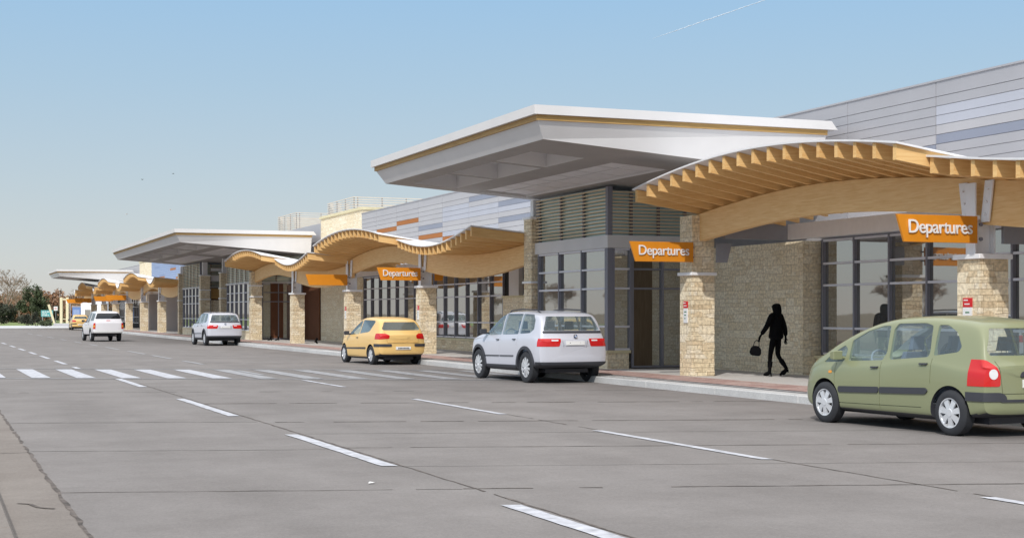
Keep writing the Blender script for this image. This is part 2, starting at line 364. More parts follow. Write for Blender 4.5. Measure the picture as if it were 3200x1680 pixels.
# cross joints, slightly skew to the road
for i, (y5, x0, x1, w, g, m) in enumerate([(13.18,5.0,15.3,.03,.12,'joint'),(13.15,1.38,5.0,.022,.05,'joint'),(17.8,5.0,15.3,.032,.16,'joint'),
        (22.45,5.0,15.3,.06,.1,'joint'),(22.6,1.38,5.0,.05,0,'faint'),(27.5,5.0,15.3,.06,.25,'joint'),(8.9,1.38,15.3,.03,.1,'joint'),(17.6,1.38,5.0,.03,0,'faint'),
        (20.1,5.0,15.3,.03,0,'faint'),(15.4,5.0,15.3,.022,0,'faint'),(31.9,1.38,15.3,.07,.3,'faint'),(51,1.38,15.3,.1,.2,'faint'),(60,1.38,15.3,.1,.2,'faint')]):
    jag(x0+.02, y5-.31*(x0-5), x1, y5-.31*(x1-5), w, m, 10+i, 'road_joint', g)
cr = MB()
rr = random.Random(5)
def crack(pts, w):
    for (a, b), (c, d) in zip(pts, pts[1:]):
        nx, ny = -(d-b), c-a; l = math.hypot(nx, ny); nx *= w/l; ny *= w/l
        cr.add([(a+nx,b+ny,.006),(a-nx,b-ny,.006),(c-nx,d-ny,.006),(c+nx,d+ny,.006)], [(0,1,2,3)])
crack([(.98,13.6),(1.08,13.5),(1.13,13.25),(1.2,13.15),(1.26,13.1)], .018); crack([(1.0,18.6),(1.2,18.55),(1.37,18.6)], .012)
cr.build('pavement_crack', 'joint', fix=False)['kind'] = 'structure'
def dash(x, y0, y1, w, m='paint'):
    mb = MB(); n = max(2, int((y1-y0)/.25)); rr = random.Random(int(y0*97))
    L = []
    for i in range(n+1):
        y = y0+(y1-y0)*i/n; j = .008*rr.uniform(-1,1); L.append(((lane(x,y)-w/2+j, y+(.06 if i==0 else 0), .008), (lane(x,y)+w/2+j, y-(.06 if i==n else 0), .008)))
    for i in range(n): mb.add([L[i][0], L[i][1], L[i+1][1], L[i+1][0]], [(0,1,2,3)])
    o = mb.build('lane_marking', m, fix=False); o['kind'] = 'structure'
for a, b in ((-2,3),(6.6,11.9),(15.4,20.0),(23.9,29.2),(34.2,38.7)): dash(4.84, a, b, .17)
for a, b in ((45.9,47.9),(50.5,54.4),(56.9,60.9),(63.4,67),(70,74),(77,81),(85,89),(93,97),(101,105)): dash(4.62, a, b, .15)
for a, b in ((-3,2),(6.0,10.8),(14.5,19.1),(22.7,27.5),(32.5,36.3)): dash(9.08, a, b, .13)
for a, b in ((39.6,43.2),(48.8,52.7),(55.2,60.1),(62,67.2),(70.3,75.5),(79,83),(87,91),(96,100),(105,110),(115,120),(125,130)): dash(8.82, a, b, .15, 'oldpaint')
# crosswalk
cwU = lambda x: 48.3-.49*x; cwL = lambda x: 41.0-.475*x
cw = MB()
for fn in (cwU, cwL):
    xs = [1.4+i*.7 for i in range(20)]
    for a, b in zip(xs, xs[1:]): cw.add([(a,fn(a),.008),(b,fn(b),.008),(b,fn(b)+.22,.008),(a,fn(a)+.22,.008)], [(0,1,2,3)])
cw.build('crosswalk_edge_lines', 'oldpaint', fix=False)['kind'] = 'structure'
for i in range(13):
    x = 1.75+i*1.08; w = .46; mb = MB(); y0 = cwL(x)+.5; y1 = cwU(x)-.35; n = 16; rr = random.Random(i)
    for k in range(n):
        a = y0+(y1-y0)*k/n; b = y0+(y1-y0)*(k+1)/n; s0 = .008*(31-a); s1 = .008*(31-b)
        mb.add([(x+s0,a,.008),(x+w+s0,a-(.2 if k==0 else 0),.008),(x+w+s1,b-(.2 if k==n-1 else 0),.008),(x+s1,b,.008)], [(0,1,2,3)])
    o = mb.build('crosswalk_stripe', 'paint' if i < 6 else 'oldpaint', fix=False); o['kind'] = 'structure'
# litter specks on the road
mb = MB(); x, y, r = 4.31, 13.9, .032; mb.add([(x-r,y-r*.5,.01),(x+r,y-r*.7,.018),(x+r*1.2,y+r*.6,.012),(x-r*.3,y+r,.02),(x-.2*r,y,.024)], [(0,1,4),(1,2,4),(2,3,4),(3,0,4),(0,3,2,1)])
tag(mb.build('paper_scrap', 'paper'), 'tiny white paper scrap lying by the long joint between the lanes', 'litter')
# sidewalk
sw = MB(); sw.box(15.80, 24, -30, 178, -.05, .146); sw.build('sidewalk', 'pave')['kind'] = 'structure'
kb = MB()
for i in range(66):
    y = -30+i*3.15; kb.box(15.4, 15.797, y+.004, y+3.146, -.05, .15)
kb.build('kerb', 'kerb', bevel=.018)['kind'] = 'structure'
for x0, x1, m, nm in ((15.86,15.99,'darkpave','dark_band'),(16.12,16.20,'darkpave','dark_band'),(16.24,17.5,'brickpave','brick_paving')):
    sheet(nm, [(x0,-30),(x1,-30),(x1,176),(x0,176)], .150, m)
for y0, y1 in ((30.8,36.6),(60,77),(84,92)):
    sheet('pebble_band', [(15.44,y0),(15.9,y0),(15.9,y1),(15.44,y1)], .154, 'cobble')
# ------------------------------------------------------------------ terminal building
T = empty('terminal_building', (21, 80, .15))
tag(T, 'long low airport terminal of tan stone, dark glass and grey metal panels', 'terminal')
# children are written in world coordinates: cancel the parent's offset
def TP(o): o.parent = T; o.matrix_parent_inverse = Matrix.Translation((-21, -80, -.15)); return o
def tb(mb, name, m, **k): return TP(mb.build(name, m, **k))
ZR = [.66, 1.29, 2.35, 2.89, 3.46]
def win(ax, c, a0, a1, zs=ZR, pane='glass', both=False, rm='rail', name='window', hollow=None):
    mb = MB()
    def bx(p, q, d0, d1, z0, z1, mi):   # p..q along the wall, d outward depth
        if ax == 'x': mb.box(c-d1, c-d0, p, q, z0, z1, mi)
        else: mb.box(p, q, c-d1, c-d0, z0, z1, mi)
    bx(a0, a0+.06, 0, .085, zs[0], zs[-1]+.05, 0)
    if both: bx(a1-.06, a1, 0, .085, zs[0], zs[-1]+.05, 0)
    e1 = a1-.063 if both else a1-.003
    for z in zs: bx(a0+.063, e1, 0, .075, z, z+.055, 1)
    w = tb(mb, name, ['mullion', rm])
    g = MB()
    if ax == 'x': g.box(c+.0, c+.03, a0, a1, zs[0], zs[-1])
    else: g.box(a0, a1, c, c+.03, zs[0], zs[-1])
    p = g.build('glass_pane', pane); p.parent = w; 
    return w
def wins(ax, c, a0, a1, n, **k):
    for i in range(n):
        p = a0+(a1-a0)*i/n; q = a0+(a1-a0)*(i+1)/n; win(ax, c, p, q, both=(i == n-1), **k)
def cladding(y0, y1, ztop, rows, X, spec, pal, seed, bay=3.367, base=70.5):
    rr = random.Random(seed); mb = MB(); mats = ['p0','p1','p2','lav','slate','rust','blue','blue2','beige','greysteel']
    ix = {k: i for i, k in enumerate(mats)}
    k0 = math.floor((base-y1)/bay); k1 = math.ceil((base-y0)/bay)
    mb.box(X+.035, X+.3, y0, y1, 3.4, ztop-.02, ix['greysteel'])
    par = ztop-.33
    for k in range(k0, k1+1):
        b, a = base-k*bay, base-(k+1)*bay; a = max(a, y0); b = min(b, y1)
        if b-a < .05: continue
        mb.box(X, X+.034, a+.008, b-.008, par+.008, ztop, ix[pal[0]])
        for r in range(rows):
            z1 = par-.21*r; z0 = z1-.21; key = spec.get((k, r)) or pal[rr.choice([0,0,0,1,2])]
            mb.box(X, X+.034, a+.010, b-.010, z0+.007, z1-.005, ix[key])
    cp = MB(); cp.box(X-.03, X+.36, y0, y1, ztop, ztop+.04)
    o = tb(mb, 'cladding', mats); c = cp.build('coping', 'p1'); c.parent = o
    return o
spec = {(3+0,4):'slate'}
spec = {}
for k in (13,14,15,16): spec[(k,1)] = 'lav'; spec[(k,2)] = 'lav'; spec[(k,4)] = 'slate'
spec[(12,5)] = 'slate'; spec[(12,8)]='lav'
cladding(4, 42, 6.8, 12, 21, spec, ('p1','p1','p0'), 3)
spec = {(0,3):'rust', (1,2):'rust', (2,6):'rust', (3,7):'rust', (2,4):'slate', (5,2):'slate', (5,5):'slate', (4,0):'slate', (3,1):'lav', (3,2):'lav', (3,3):'lav',
        (4,2):'lav', (4,3):'lav', (4,6):'lav', (3,6):'lav', (5,3):'lav', (6,4):'slate', (2,8):'lav', (3,9):'lav'}
cladding(42.02, 73.2, 6.8, 12, 21, spec, ('p0','p0','p2'), 4)
spec = {(-14,3):'rust', (-17,5):'rust', (-19,7):'rust', (-20,3):'rust', (-22,6):'rust', (-13,6):'rust'}
mb = MB(); mb.box(21.0, 21.3, 81.72, 92.98, 3.5, 6.8); tb(mb, 'wall', 'p1')
cladding(93, 150, 6.8, 12, 21, spec, ('blue','blue2','blue'), 5)
cladding(159, 182, 6.8, 12, 21, {}, ('p0','p1','p2'), 6)
# roofs behind the parapets
rf = MB(); rf.box(21.3, 60, 4, 73, 6.3, 6.5); rf.box(21.3, 60, 82, 182, 6.3, 6.5); rf.box(22.9, 60, 73.2, 81.7, 6.3, 6.5)
rf.box(59.8, 60, 4, 182, 0, 6.3); rf.box(21.4, 59.8, 3.8, 4, 0, 6.5); rf.box(21.4, 59.8, 182, 182.2, 0, 6.5)
tb(rf, 'roof', 'greysteel')
# stone towers
for (y0, y1, m) in ((73.2, 81.7, 'wallstone'), (150, 159, 'wallstone')):
    mb = MB(); mb.box(21, 22.9, y0, y1, .14, 7.02); t = tb(mb, 'tower', m)
    c = MB(); c.box(20.93, 22.97, y0-.07, y1+.07, 7.02, 7.16); cc = c.build('cap', 'cream'); cc.parent = t
# stone walls, sills
def swall(x0, x1, y0, y1, z1, cap=None, m='stone'):
    mb = MB(); mb.box(x0, x1, y0, y1, .14, z1); o = tb(mb, 'stone_wall', m)
    if cap:
        c = MB(); c.box(x0-.05, x1+.002, y0, y1, z1, z1+cap); q = c.build('sill', 'cream'); q.parent = o
    return o
swall(20.5, 21.3, 31.3, 36.78, 3.49, m='wallstone')
swall(20.86, 21.3, 4, 31.28, .56, .08)
swall(20.86, 21.3, 52.9, 73.18, .56, .08)
swall(20.0, 21.3, 43, 50.6, 2.25, .08, 'wallstone')
wins('x', 21, 4.7, 31.1, 19)
wins('x', 21, 52.95, 72.6, 14)
mb = MB(); mb.box(20.9, 21.2, 72.6, 73.2, .64, 3.5); tb(mb, 'stone_wall', 'stone')
wins('x', 21, 43, 52.2, 7, zs=[2.35, 2.89, 3.46])
mb = MB(); mb.box(20.75, 20.99, 50.9, 51.9, .15, 3.5); tb(mb, 'wall_panel', 'offwhite')
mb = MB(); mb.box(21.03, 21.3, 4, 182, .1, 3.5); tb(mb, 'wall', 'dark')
# ledger and soffit in front of the glass
def ledger(y0, y1, x0=20.0):
    mb = MB(); mb.box(x0, x0+.12, y0, y1, 3.5, 3.88); mb.box(x0+.12, 21, y0, y1, 3.56, 3.62); return tb(mb, 'ledger_beam', 'white')
ledger(4, 31.2); ledger(42.8, 81.6); ledger(111.2, 150); ledger(159.1, 176)
mb = MB(); mb.box(18.24, 20.0, 31.2, 31.36, 3.5, 3.88); tb(mb, 'ledger_beam', 'greysteel')
mb = MB(); mb.box(17.9, 21, 43.0, 43.15, 3.5, 3.88); tb(mb, 'ledger_beam', 'white')
# far ground-floor walls
wins('x', 21, 111.3, 149.9, 18, zs=[2.35, 2.89, 3.46])
mb = MB(); mb.box(20.93, 21.02, 111.3, 149.9, .15, 2.33, 0)
for i in range(10):
    for k in range(12): mb.box(20.90, 20.928, 111.35+k*3.2, 111.35+k*3.2+3.16, .17+i*.215, .17+i*.215+.205, 1 if (i*7+k*5)%6 else 2)
tb(mb, 'lower_cladding', ['greysteel', 'slate', 'blue2'])
wins('x', 21, 159.2, 176, 9)
# beige pilaster pieces seen between the far columns
for y in (131, 141.5): 
    mb = MB(); mb.box(19.6, 20.89, y, y+1.6, .15, 3.5); tb(mb, 'pilaster', 'beige')

def slats(ax, c, a0, a1, z0, z1, n, m='louver', depth=.05, th=.030):
    mb = MB()
    for i in range(n):
        z = z0+(z1-z0)*(i+.5)/n
        if ax == 'x': mb.box(c-depth, c, a0, a1, z-th/2, z+th/2)
        else: mb.box(a0, a1, c-depth, c, z-th/2, z+th/2)
    return tb(mb, 'louver_screen', m)
def vestibule(x0, x1, y0, y1, band=(3.5,3.85), top=5.2, street_n=3, sn=13, brown=None, bm='brownwood'):
    # stone plinth
    mb = MB(); mb.prism([(x0,y0+.03),(x0+.66,y0+.03),(x0+.66,y0+.3),(x0+.3,y0+.3),(x0+.3,y1),(x0,y1)], 'z', .14, .58); mb2 = tb(mb, 'plinth', 'wallstone')
    c = MB(); c.prism([(x0-.04,y0-.02),(x0+.7,y0-.02),(x0+.7,y0+.3),(x0+.3,y0+.3),(x0+.3,y1),(x0-.04,y1)], 'z', .58, .66); q = c.build('sill', 'cream'); q.parent = mb2
    wins('x', x0+.08, y0+.15, y1-.15, street_n, zs=[.66,1.29,2.35,2.89,3.44])
    mb = MB(); mb.box(x0-.02, x0+.13, y0-.02, y0+.12, .66, top); tb(mb, 'corner_post', 'mullion')
    b = MB(); b.box(x0-.04, 20.98, y0-.06, y1+.02, band[0], band[1]); tb(b, 'fascia_band', 'offwhite')
    # upper glass behind louvers
    g = MB(); g.box(x0+.12, x0+.15, y0+.15, y1-.1, band[1], top); g.box(x0+.16, 20.9, y0+.13, y0+.16, band[1], top-.1); tb(g, 'clerestory_glass', 'tealglass')
    for i in range(street_n+1):
        y = y0+.15+(y1-y0-.3)*i/street_n; v = MB(); v.box(x0+.04, x0+.1, y-.04, y+.04, band[1]+.001, top-.02); tb(v, 'upright', 'mullion')
    for x in (x0+.75, x0+1.6, x0+2.45): v = MB(); v.box(x-.04, x+.04, y0+.05, y0+.1, band[1]+.001, top-.1); tb(v, 'upright', 'mullion')
    slats('x', x0+.03, y0+.13, y1-.05, band[1]+.03, top-.02, sn); slats('y', y0+.03, x0+.13, 20.9, band[1]+.03, top-.1, sn)
    # near face: window on plinth, then sliding doors
    win('y', y0+.05, x0+.13, x0+.72, zs=[.66,1.29,2.35,2.89,3.44], both=True)
    win('y', y0+.09, x0+.74, x0+1.68, zs=[.17,2.35,2.89,3.44], rm='mullion', name='sliding_door')
    win('y', y0+.09, x0+1.68, 20.9, zs=[.17,2.35,2.89,3.44], rm='mullion', both=True, name='sliding_door')
    if brown:
        for a, bb in brown:
            d = MB(); d.box(a, bb, y0+.02, y0+.08, .17, 3.44); tb(d, 'wood_panel', bm)
vestibule(17.75, 21, 36.8, 42.0, brown=[(18.52, 19.13)], bm='bronze')
vestibule(17.75, 21, 85.7, 93.0, band=(3.46,3.55), sn=15, street_n=5, brown=[(19.0, 19.75), (20.35, 20.95)])
vestibule(17.75, 21, 102.6, 110.2, band=(3.46,3.55), sn=15, street_n=5, brown=[(18.52, 19.3)])
mb = MB()
for k in range(12): mb.box(20.9, 20.99, 81.75+k*.33, 81.75+k*.33+.325, .15, 3.45)
tb(mb, 'wood_panel', 'brownwood')
# passage between the vestibules of the far entrance
mb = MB(); mb.box(21.0, 21.3, 93.3, 102.3, .14, 5.2); tb(mb, 'wall', 'beige')
mb = MB(); mb.box(18.4, 20.9, 101.9, 102.1, 2.7, 3.4); tb(mb, 'wood_panel', 'trimwood')
mb = MB(); mb.box(18.4, 20.9, 101.88, 102.1, 3.9, 4.3); mb.box(18.4, 20.9, 101.88, 102.1, 4.6, 4.8); tb(mb, 'fascia_band', 'white')
mb = MB(); mb.box(18.4, 20.9, 101.9, 102.1, .15, 2.6); tb(mb, 'wall', 'wallstone')

# big wedge-shaped entrance canopies
def und(X): return 5.61-.074*(X-13.15)
def canopy(Y0, Y1, coffers, tiles, end=20.5):
    x0 = 13.15; y0 = Y0+.35; y1 = Y1-.40
    b = MB()
    # outline: top (at z 6.0) slightly larger than the sloping underside
    b.hexa([(x0,y0,und(x0)),(end,y0,und(end)),(end,y1,und(end)),(x0,y1,und(x0)),
            (x0-.22,Y0+.13,6.0),(end,Y0+.13,6.0),(end,Y1-.13,6.0),(x0-.22,Y1-.13,6.0)])
    me = b.mesh(); bm = bmesh.new(); bm.from_mesh(me); bmesh.ops.recalc_face_normals(bm, faces=bm.faces); bm.to_mesh(me); bm.free()
    for (a, c, d, e, h) in coffers+tiles:
        cut = MB(); cut.hexa([(a,d,4.3),(c,d,4.3),(c,e,4.3),(a,e,4.3),(a,d,und(a)+h),(c,d,und(c)+h),(c,e,und(c)+h),(a,e,und(a)+h)])
        cm = cut.mesh(); bm = bmesh.new(); bm.from_mesh(cm); bmesh.ops.recalc_face_normals(bm, faces=bm.faces); bm.to_mesh(cm); bm.free()
        me = bool_op(me, cm, 'DIFFERENCE')
    # underside faces get the soffit material
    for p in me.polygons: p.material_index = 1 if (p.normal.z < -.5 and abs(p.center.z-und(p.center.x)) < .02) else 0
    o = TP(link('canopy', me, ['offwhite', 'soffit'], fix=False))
    w = MB(); w.box(x0-.27, end+.02, Y0+.09, Y1-.09, 6.003, 6.12); q = w.build('wood_trim', 'trimwood'); q.parent = o
    e = MB(); e.hexa([(x0-.36,Y0,6.123),(end+.25,Y0,6.123),(end+.25,Y1,6.123),(x0-.36,Y1,6.123),(x0-.36,Y0,6.33),(end+.08,Y0,6.33),(end+.08,Y1,6.33),(x0-.36,Y1,6.33)]); q = e.build('roof_edge', 'offwhite'); q.parent = o
    for (a, c, d, e_, h) in tiles:
        t = MB(); nx = max(1, round((c-a)/.95)); ny = max(1, round((e_-d)/1.35))
        for i in range(nx):
            for j in range(ny):
                p0 = a+(c-a)*i/nx+.025; p1 = a+(c-a)*(i+1)/nx-.025; q0 = d+(e_-d)*j/ny+.035; q1 = d+(e_-d)*(j+1)/ny-.035; hh = h-.03
                t.hexa([(p0,q0,und(p0)+hh),(p1,q0,und(p1)+hh),(p1,q1,und(p1)+hh),(p0,q1,und(p0)+hh),(p0,q0,und(p0)+hh+.02),(p1,q0,und(p1)+hh+.02),(p1,q1,und(p1)+hh+.02),(p0,q1,und(p0)+hh+.02)])
        q = t.build('ceiling_tiles', 'tile'); q.parent = o
        t = MB(); hh = h-.006; t.hexa([(a+.01,d+.01,und(a)+hh-.002),(c-.01,d+.01,und(c)+hh-.002),(c-.01,e_-.01,und(c)+hh-.002),(a+.01,e_-.01,und(a)+hh-.002),(a+.01,d+.01,und(a)+hh),(c-.01,d+.01,und(c)+hh),(c-.01,e_-.01,und(c)+hh),(a+.01,e_-.01,und(a)+hh)]); q = t.build('ceiling_grid', 'line'); q.parent = o
    return o
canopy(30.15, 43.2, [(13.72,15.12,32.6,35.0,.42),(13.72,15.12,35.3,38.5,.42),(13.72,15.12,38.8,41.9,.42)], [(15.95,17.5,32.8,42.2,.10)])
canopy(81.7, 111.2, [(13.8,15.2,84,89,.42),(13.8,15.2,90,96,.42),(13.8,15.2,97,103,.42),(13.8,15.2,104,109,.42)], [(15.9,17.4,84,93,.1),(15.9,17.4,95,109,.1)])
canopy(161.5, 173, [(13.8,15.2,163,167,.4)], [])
# rooftop screens of thin slats on posts
def roof_screen(x0, x1, y0, y1, z0=6.7, z1=8.45, n=13):
    mb = MB()
    for i in range(n):
        z = z0+(z1-z0)*(i+.5)/n; t = .022
        mb.box(x0, x0+.05, y0, y1, z-t, z+t); mb.box(x0+.05, x1, y0, y0+.05, z-t, z+t); mb.box(x1-.05, x1, y0+.05, y1, z-t, z+t); mb.box(x0+.05, x1-.05, y1-.05, y1, z-t, z+t)
    o = tb(mb, 'roof_screen', 'palelouver')
    m = 4
    for i in range(m):
        y = y0+.1+(y1-y0-.2)*i/(m-1); p = MB(); p.box(x0+.06, x0+.12, y-.03, y+.03, 6.45, z1-.02); q = p.build('post', 'p2'); q.parent = o
    for i in range(m):
        x = x0+.3+(x1-x0-.6)*i/(m-1); p = MB(); p.box(x-.03, x+.03, y0+.06, y0+.12, 6.45, z1-.02); q = p.build('post', 'p2'); q.parent = o
    r = MB(); r.box(x0+2.2, x1-1.2, y0+1.5, y1-1.5, 6.5, z1-.85); q = r.build('plant_box', 'p2'); q.parent = o
roof_screen(23, 28, 82.1, 88); roof_screen(23, 28, 96.4, 101.8)
# pale plant rooms on the far roof
mb = MB(); mb.box(24, 27, 150, 156, 6.5, 7.9); tb(mb, 'plant_room', 'cream')
mb = MB(); mb.box(23.5, 26.5, 160, 166, 6.5, 8.2); tb(mb, 'plant_room', 'leafdark')
# ------------------------------------------------------------------ stone columns
def column(y, kind, label, x=17.6, w=.62, top=None, group='stone columns along the sidewalk'):
    root = empty('stone_column', (x+w/2, y+w/2, .15)); tag(root, label, 'column', group)
    h = {'short': 2.5, 'tall': 3.93, 'pier': 4.45, 'pier2': 4.1}[kind]; w2 = w/2
    mb = MB(); mb.box(-w2, w2, -w2, w2, 0, h); mb.build('shaft', 'stone', root)
    # slightly projecting rough stones so the edge is not a ruler line
    rr = random.Random(int(y*10)); st = MB(); z = .02
    while z < min(h, 2.4)-.16:
        hh = rr.choice([.09,.12,.15]); 
        for sx, sy in ((-1,-1),(1,-1)):
            if rr.random() < .5:
                a = sx*(w2+.004+.008*rr.random()); b = sx*(w2-.16-.1*rr.random()); c = sy*(w2+.004+.008*rr.random()); d = sy*(w2-.13)
                st.box(min(a,b), max(a,b), min(c,d), max(c,d), z, z+hh-.012)
        z += hh
    st.build('quoin_stones', 'stone', root, bevel=.006)
    def cap(z0, t=.09, e=.06):
        c = MB(); c.box(-w2-e, w2+e, -w2-e, w2+e, z0, z0+t); c.build('cap', 'white', root, bevel=.01)
    if kind == 'short':
        cap(h); z0 = h+.092
        p = MB(); ztop = 4.02-.15
        for a, b in ((-.27,-.24),(.15,.18)): p.box(a, b, -.13, .13, z0, ztop)
        p.box(-.24, .15, -.012, .012, z0, 3.22); p.box(-.20, .12, -.1, .1, z0, z0+.02)
        p.build('steel_post', 'white', root, bevel=.004)
        for s in (-1, 1):
            q = MB(); t = s*.12; y0 = s*.30
            q.hexa([(-.155,y0-.11-t*.5,3.16),(-.12,y0-.11-t*.5,3.16),(-.12,y0+.11-t*.5,3.16),(-.155,y0+.11-t*.5,3.16),
                    (-.155,y0-.11+t*.5,3.9),(-.12,y0-.11+t*.5,3.9),(-.12,y0+.11+t*.5,3.9),(-.155,y0+.11+t*.5,3.9)])
            for k in range(3):
                zz = 3.3+k*.22; q.tube([(-.155,y0+t*(k-1)*.3,zz),(-.185,y0+t*(k-1)*.3,zz)], .022, 8)
            q.build('bracket', 'white', root, bevel=.003)
        b = MB()
        for zz in (2.86, 3.12): b.tube([(-.16,-.13,zz),(-.16,-.165,zz)], .035, 10)
        b.build('bolt', 'mullion', root)
    elif kind == 'tall':
        c = MB(); c.box(-w2-.05, w2+.05, -w2-.05, w2+.05, 2.46, 2.54); c.build('band', 'white', root, bevel=.01)
    else:
        for zb in (2.46, 3.1) if kind == 'pier2' else (2.46,):
            c = MB(); c.box(-w2-.05, w2+.05, -w2-.05, w2+.05, zb, zb+.07); c.build('band', 'white', root, bevel=.01)
        cap(h, .07, .05)
        p = MB(); p.box(-.17, .17, -.12, .12, h+.07, 5.05); p.build('steel_post', 'white', root)
    return root
cols = [(10.5,'short','stone column at the far right under the sagging timber'),
 (21.1,'short','nearest whole stone column, carrying the largest lettered sign and a white steel post'),
 (31.7,'tall','tall stone column right of the glass vestibule with one white band'),
 (42.0,'pier','tall stone pier left of the glass vestibule, topped by a steel stub'),
 (53.0,'short','stone column directly right of the yellow hatchback by the middle lettered sign'),
 (63.5,'short','stone column behind the bonnet side of the yellow hatchback, white post above'),
 (74.1,'short','stone column standing before the brown timber panels'),
 (84.5,'tall','tall stone column right of the distant silver car, two white bands'),
 (94.0,'pier2','tall stone pier directly above the distant silver car roof'),
 (101.4,'pier2','stone pier with wide white post before the beige passage'),
 (110.9,'pier','stone pier at the left end of the far louvered vestibule'),
 (121.4,'short','far stone column, first left of the far vestibule before grey panels'),
 (132.0,'short','far stone column, second left of the far vestibule'),
 (142.5,'short','far stone column right beside the white pickup roof'),
 (153.1,'short','far stone column showing just above the white pickup'),
 (163.6,'short','distant stone column left of the pickup under the small orange boards'),
 (174.2,'short','most distant stone column near the end of the terminal')]
for y, k, l in cols:
    c = column(y, k, l)
    if y == 84.5:
        b = MB(); b.box(-.36, .36, -.36, .36, 3.1, 3.18); b.build('band', 'white', c, bevel=.01)

# ------------------------------------------------------------------ timber wave canopies (arch and sag bays alternate)
BL = 10.5
def shape(kind, s):      # s 0 at the near end .. 1 at the far end
    h = math.sin(math.pi*s)
    if kind == 'arch': return 3.44+.34*h, 4.10+.33*h, 4.36+.42*h**.9, 16.02+.1*s
    return 3.28-.36*h, 3.88-.27*h+.2*s, 4.08-.42*h+.08*s, 15.85+.85*s   # beam bottom, beam top, rafter foot at the street, street X
def bay(kind, root):
    n = 40; b = MB(); lo = []; hi = []
    for i in range(n+1):
        s = i/n; zb, zt, _, _ = shape(kind, s); lo.append((s*BL, zb)); hi.append((s*BL, zt))
    X0, X1 = -.09, .09
    vs = []
    for (y, zb), (_, zt) in zip(lo, hi): vs += [(X0,y,zb),(X1,y,zb),(X1,y,zt),(X0,y,zt)]
    fs = [(0,1,2,3), (n*4+3,n*4+2,n*4+1,n*4)]
    for i in range(n):
        for k in range(4): fs.append((i*4+k, i*4+(k+1)%4, (i+1)*4+(k+1)%4, (i+1)*4+k))
    b.add(vs, fs); b.build('beam', 'beamwood', root, smooth=30)
    N = 18; th = .05
    for i in range(N):
        s = i/(N-1)*.985+.0075; zb, zt, ze, xe = shape(kind, s); xe -= 17.9; y = s*BL; sl = (ze-zt)/(xe-0); x1 = 2.0; zi = zt+sl*x1; d = .28
        r = MB(); r.hexa([(xe,y-th,ze),(x1,y-th,zi),(x1,y+th,zi),(xe,y+th,ze),(xe,y-th,ze+d),(x1,y-th,zi+d),(x1,y+th,zi+d),(xe,y+th,ze+d)])
        r.build('rafter', 'rafter', root)
    vs = []; fs = []; n = 36
    for i in range(n+1):
        s = -.004+1.008*i/n; sc = min(max(s,0),1); zb, zt, ze, xe = shape(kind, sc); xe -= 17.9; y = s*BL; sl = (ze-zt)/xe; d = .285
        xa = xe-.05; xb = 2.08
        for x, dz in ((xa,0),(xb,0),(xb,.035),(xa,.035)): vs.append((x, y, zt+sl*x+d+dz))
    fs = [(0,1,2,3), (n*4+3,n*4+2,n*4+1,n*4)]
    for i in range(n):
        for k in range(4): fs.append((i*4+k, i*4+(k+1)%4, (i+1)*4+(k+1)%4, (i+1)*4+k))
    r = MB(); r.add(vs, fs); r.build('roof_sheet', 'roofing', root, smooth=30)
bays = [(10.85,'sag','sagging timber slatted canopy at the right edge of the photo'),
 (21.35,'arch','nearest arched timber slatted canopy over the largest lettered sign'),
 (42.6,'sag','sagging timber canopy left of the big white entrance roof, its end board facing us'),
 (53.2,'arch','arched timber canopy above the yellow hatchback, white sheet roof'),
 (63.7,'sag','sagging timber canopy above the blank orange board by the brown panels'),
 (74.3,'arch','arched timber canopy above the distant silver car'),
 (111.2,'sag','far sagging timber canopy left of the far louvered vestibule'),
 (121.7,'arch','tallest-looking of the three small far timber humps'),
 (132.2,'sag','far timber dip between the first and second small humps'),
 (142.7,'arch','middle one of the three small far timber humps'),
 (153.3,'sag','far timber dip between the second and third small humps'),
 (163.8,'arch','farthest and leftmost small timber hump'),
 (174.4,'sag','short farthest timber dip at the left end of the row')]
proto = {}
for y, k, l in bays:
    if k not in proto:
        root = empty('timber_canopy', (17.9, y, 0)); bay(k, root); proto[k] = (root, list(root.children))
    else:
        src, chs = proto[k]; root = src.copy(); COL.objects.link(root); root.location = (17.9, y, 0)
        for ch in chs:
            c = ch.copy(); COL.objects.link(c); c.parent = root
    tag(root, l, 'timber canopy', 'wave-shaped timber canopies in a row')

# ------------------------------------------------------------------ signs
def text_mesh(txt, size, ext):
    cu = bpy.data.curves.new('t', 'FONT'); cu.body = txt; cu.size = size; cu.extrude = ext; cu.offset = .0015; cu.space_character = .93; cu.resolution_u = 4
    o = bpy.data.objects.new('t', cu); COL.objects.link(o); dg = bpy.context.evaluated_depsgraph_get(); dg.update()
    me = bpy.data.meshes.new_from_object(o.evaluated_get(dg)); bpy.data.objects.remove(o); return me
txt = text_mesh('Departures', .36, .011)
xs = [v.co.x for v in txt.vertices]; TW = max(xs)-min(xs); TX = min(xs)
def board(y, label, text=True, wing=True, x1=17.64, w=1.72, cat='sign', z=2.93, wingmat='greysteel', right_slant=False, g='orange sign boards on the columns'):
    root = empty('departures_sign' if text else 'orange_board', (x1, y, z)); tag(root, label, cat, g)
    mb = MB(); h = .48; sl = .16
    mb.prism([(-w+sl,0),((-.16 if right_slant else 0),0),(0,h),(-w,h)], 'y', -.03, .03); mb.build('panel', 'orange', root, bevel=.004)
    a = MB()
    for zz in (.12, .36): a.tube([(-.02,.03,zz),(.08,.10,zz)], .02, 8)
    a.build('fixing', 'mullion', root)
    if text:
        me = txt.copy(); sc = 1.36/TW
        me.transform(Matrix.Translation((-w+.23-TX*sc, -.050, .16)) @ Matrix.Rotation(R(90), 4, 'X') @ Matrix.Diagonal((sc, sc*1.05, 1, 1)))
        link('lettering', me, 'letter', root, fix=False)
    return root
board(21.22, 'largest orange sign reading Departures, on the nearest column', x1=17.62)
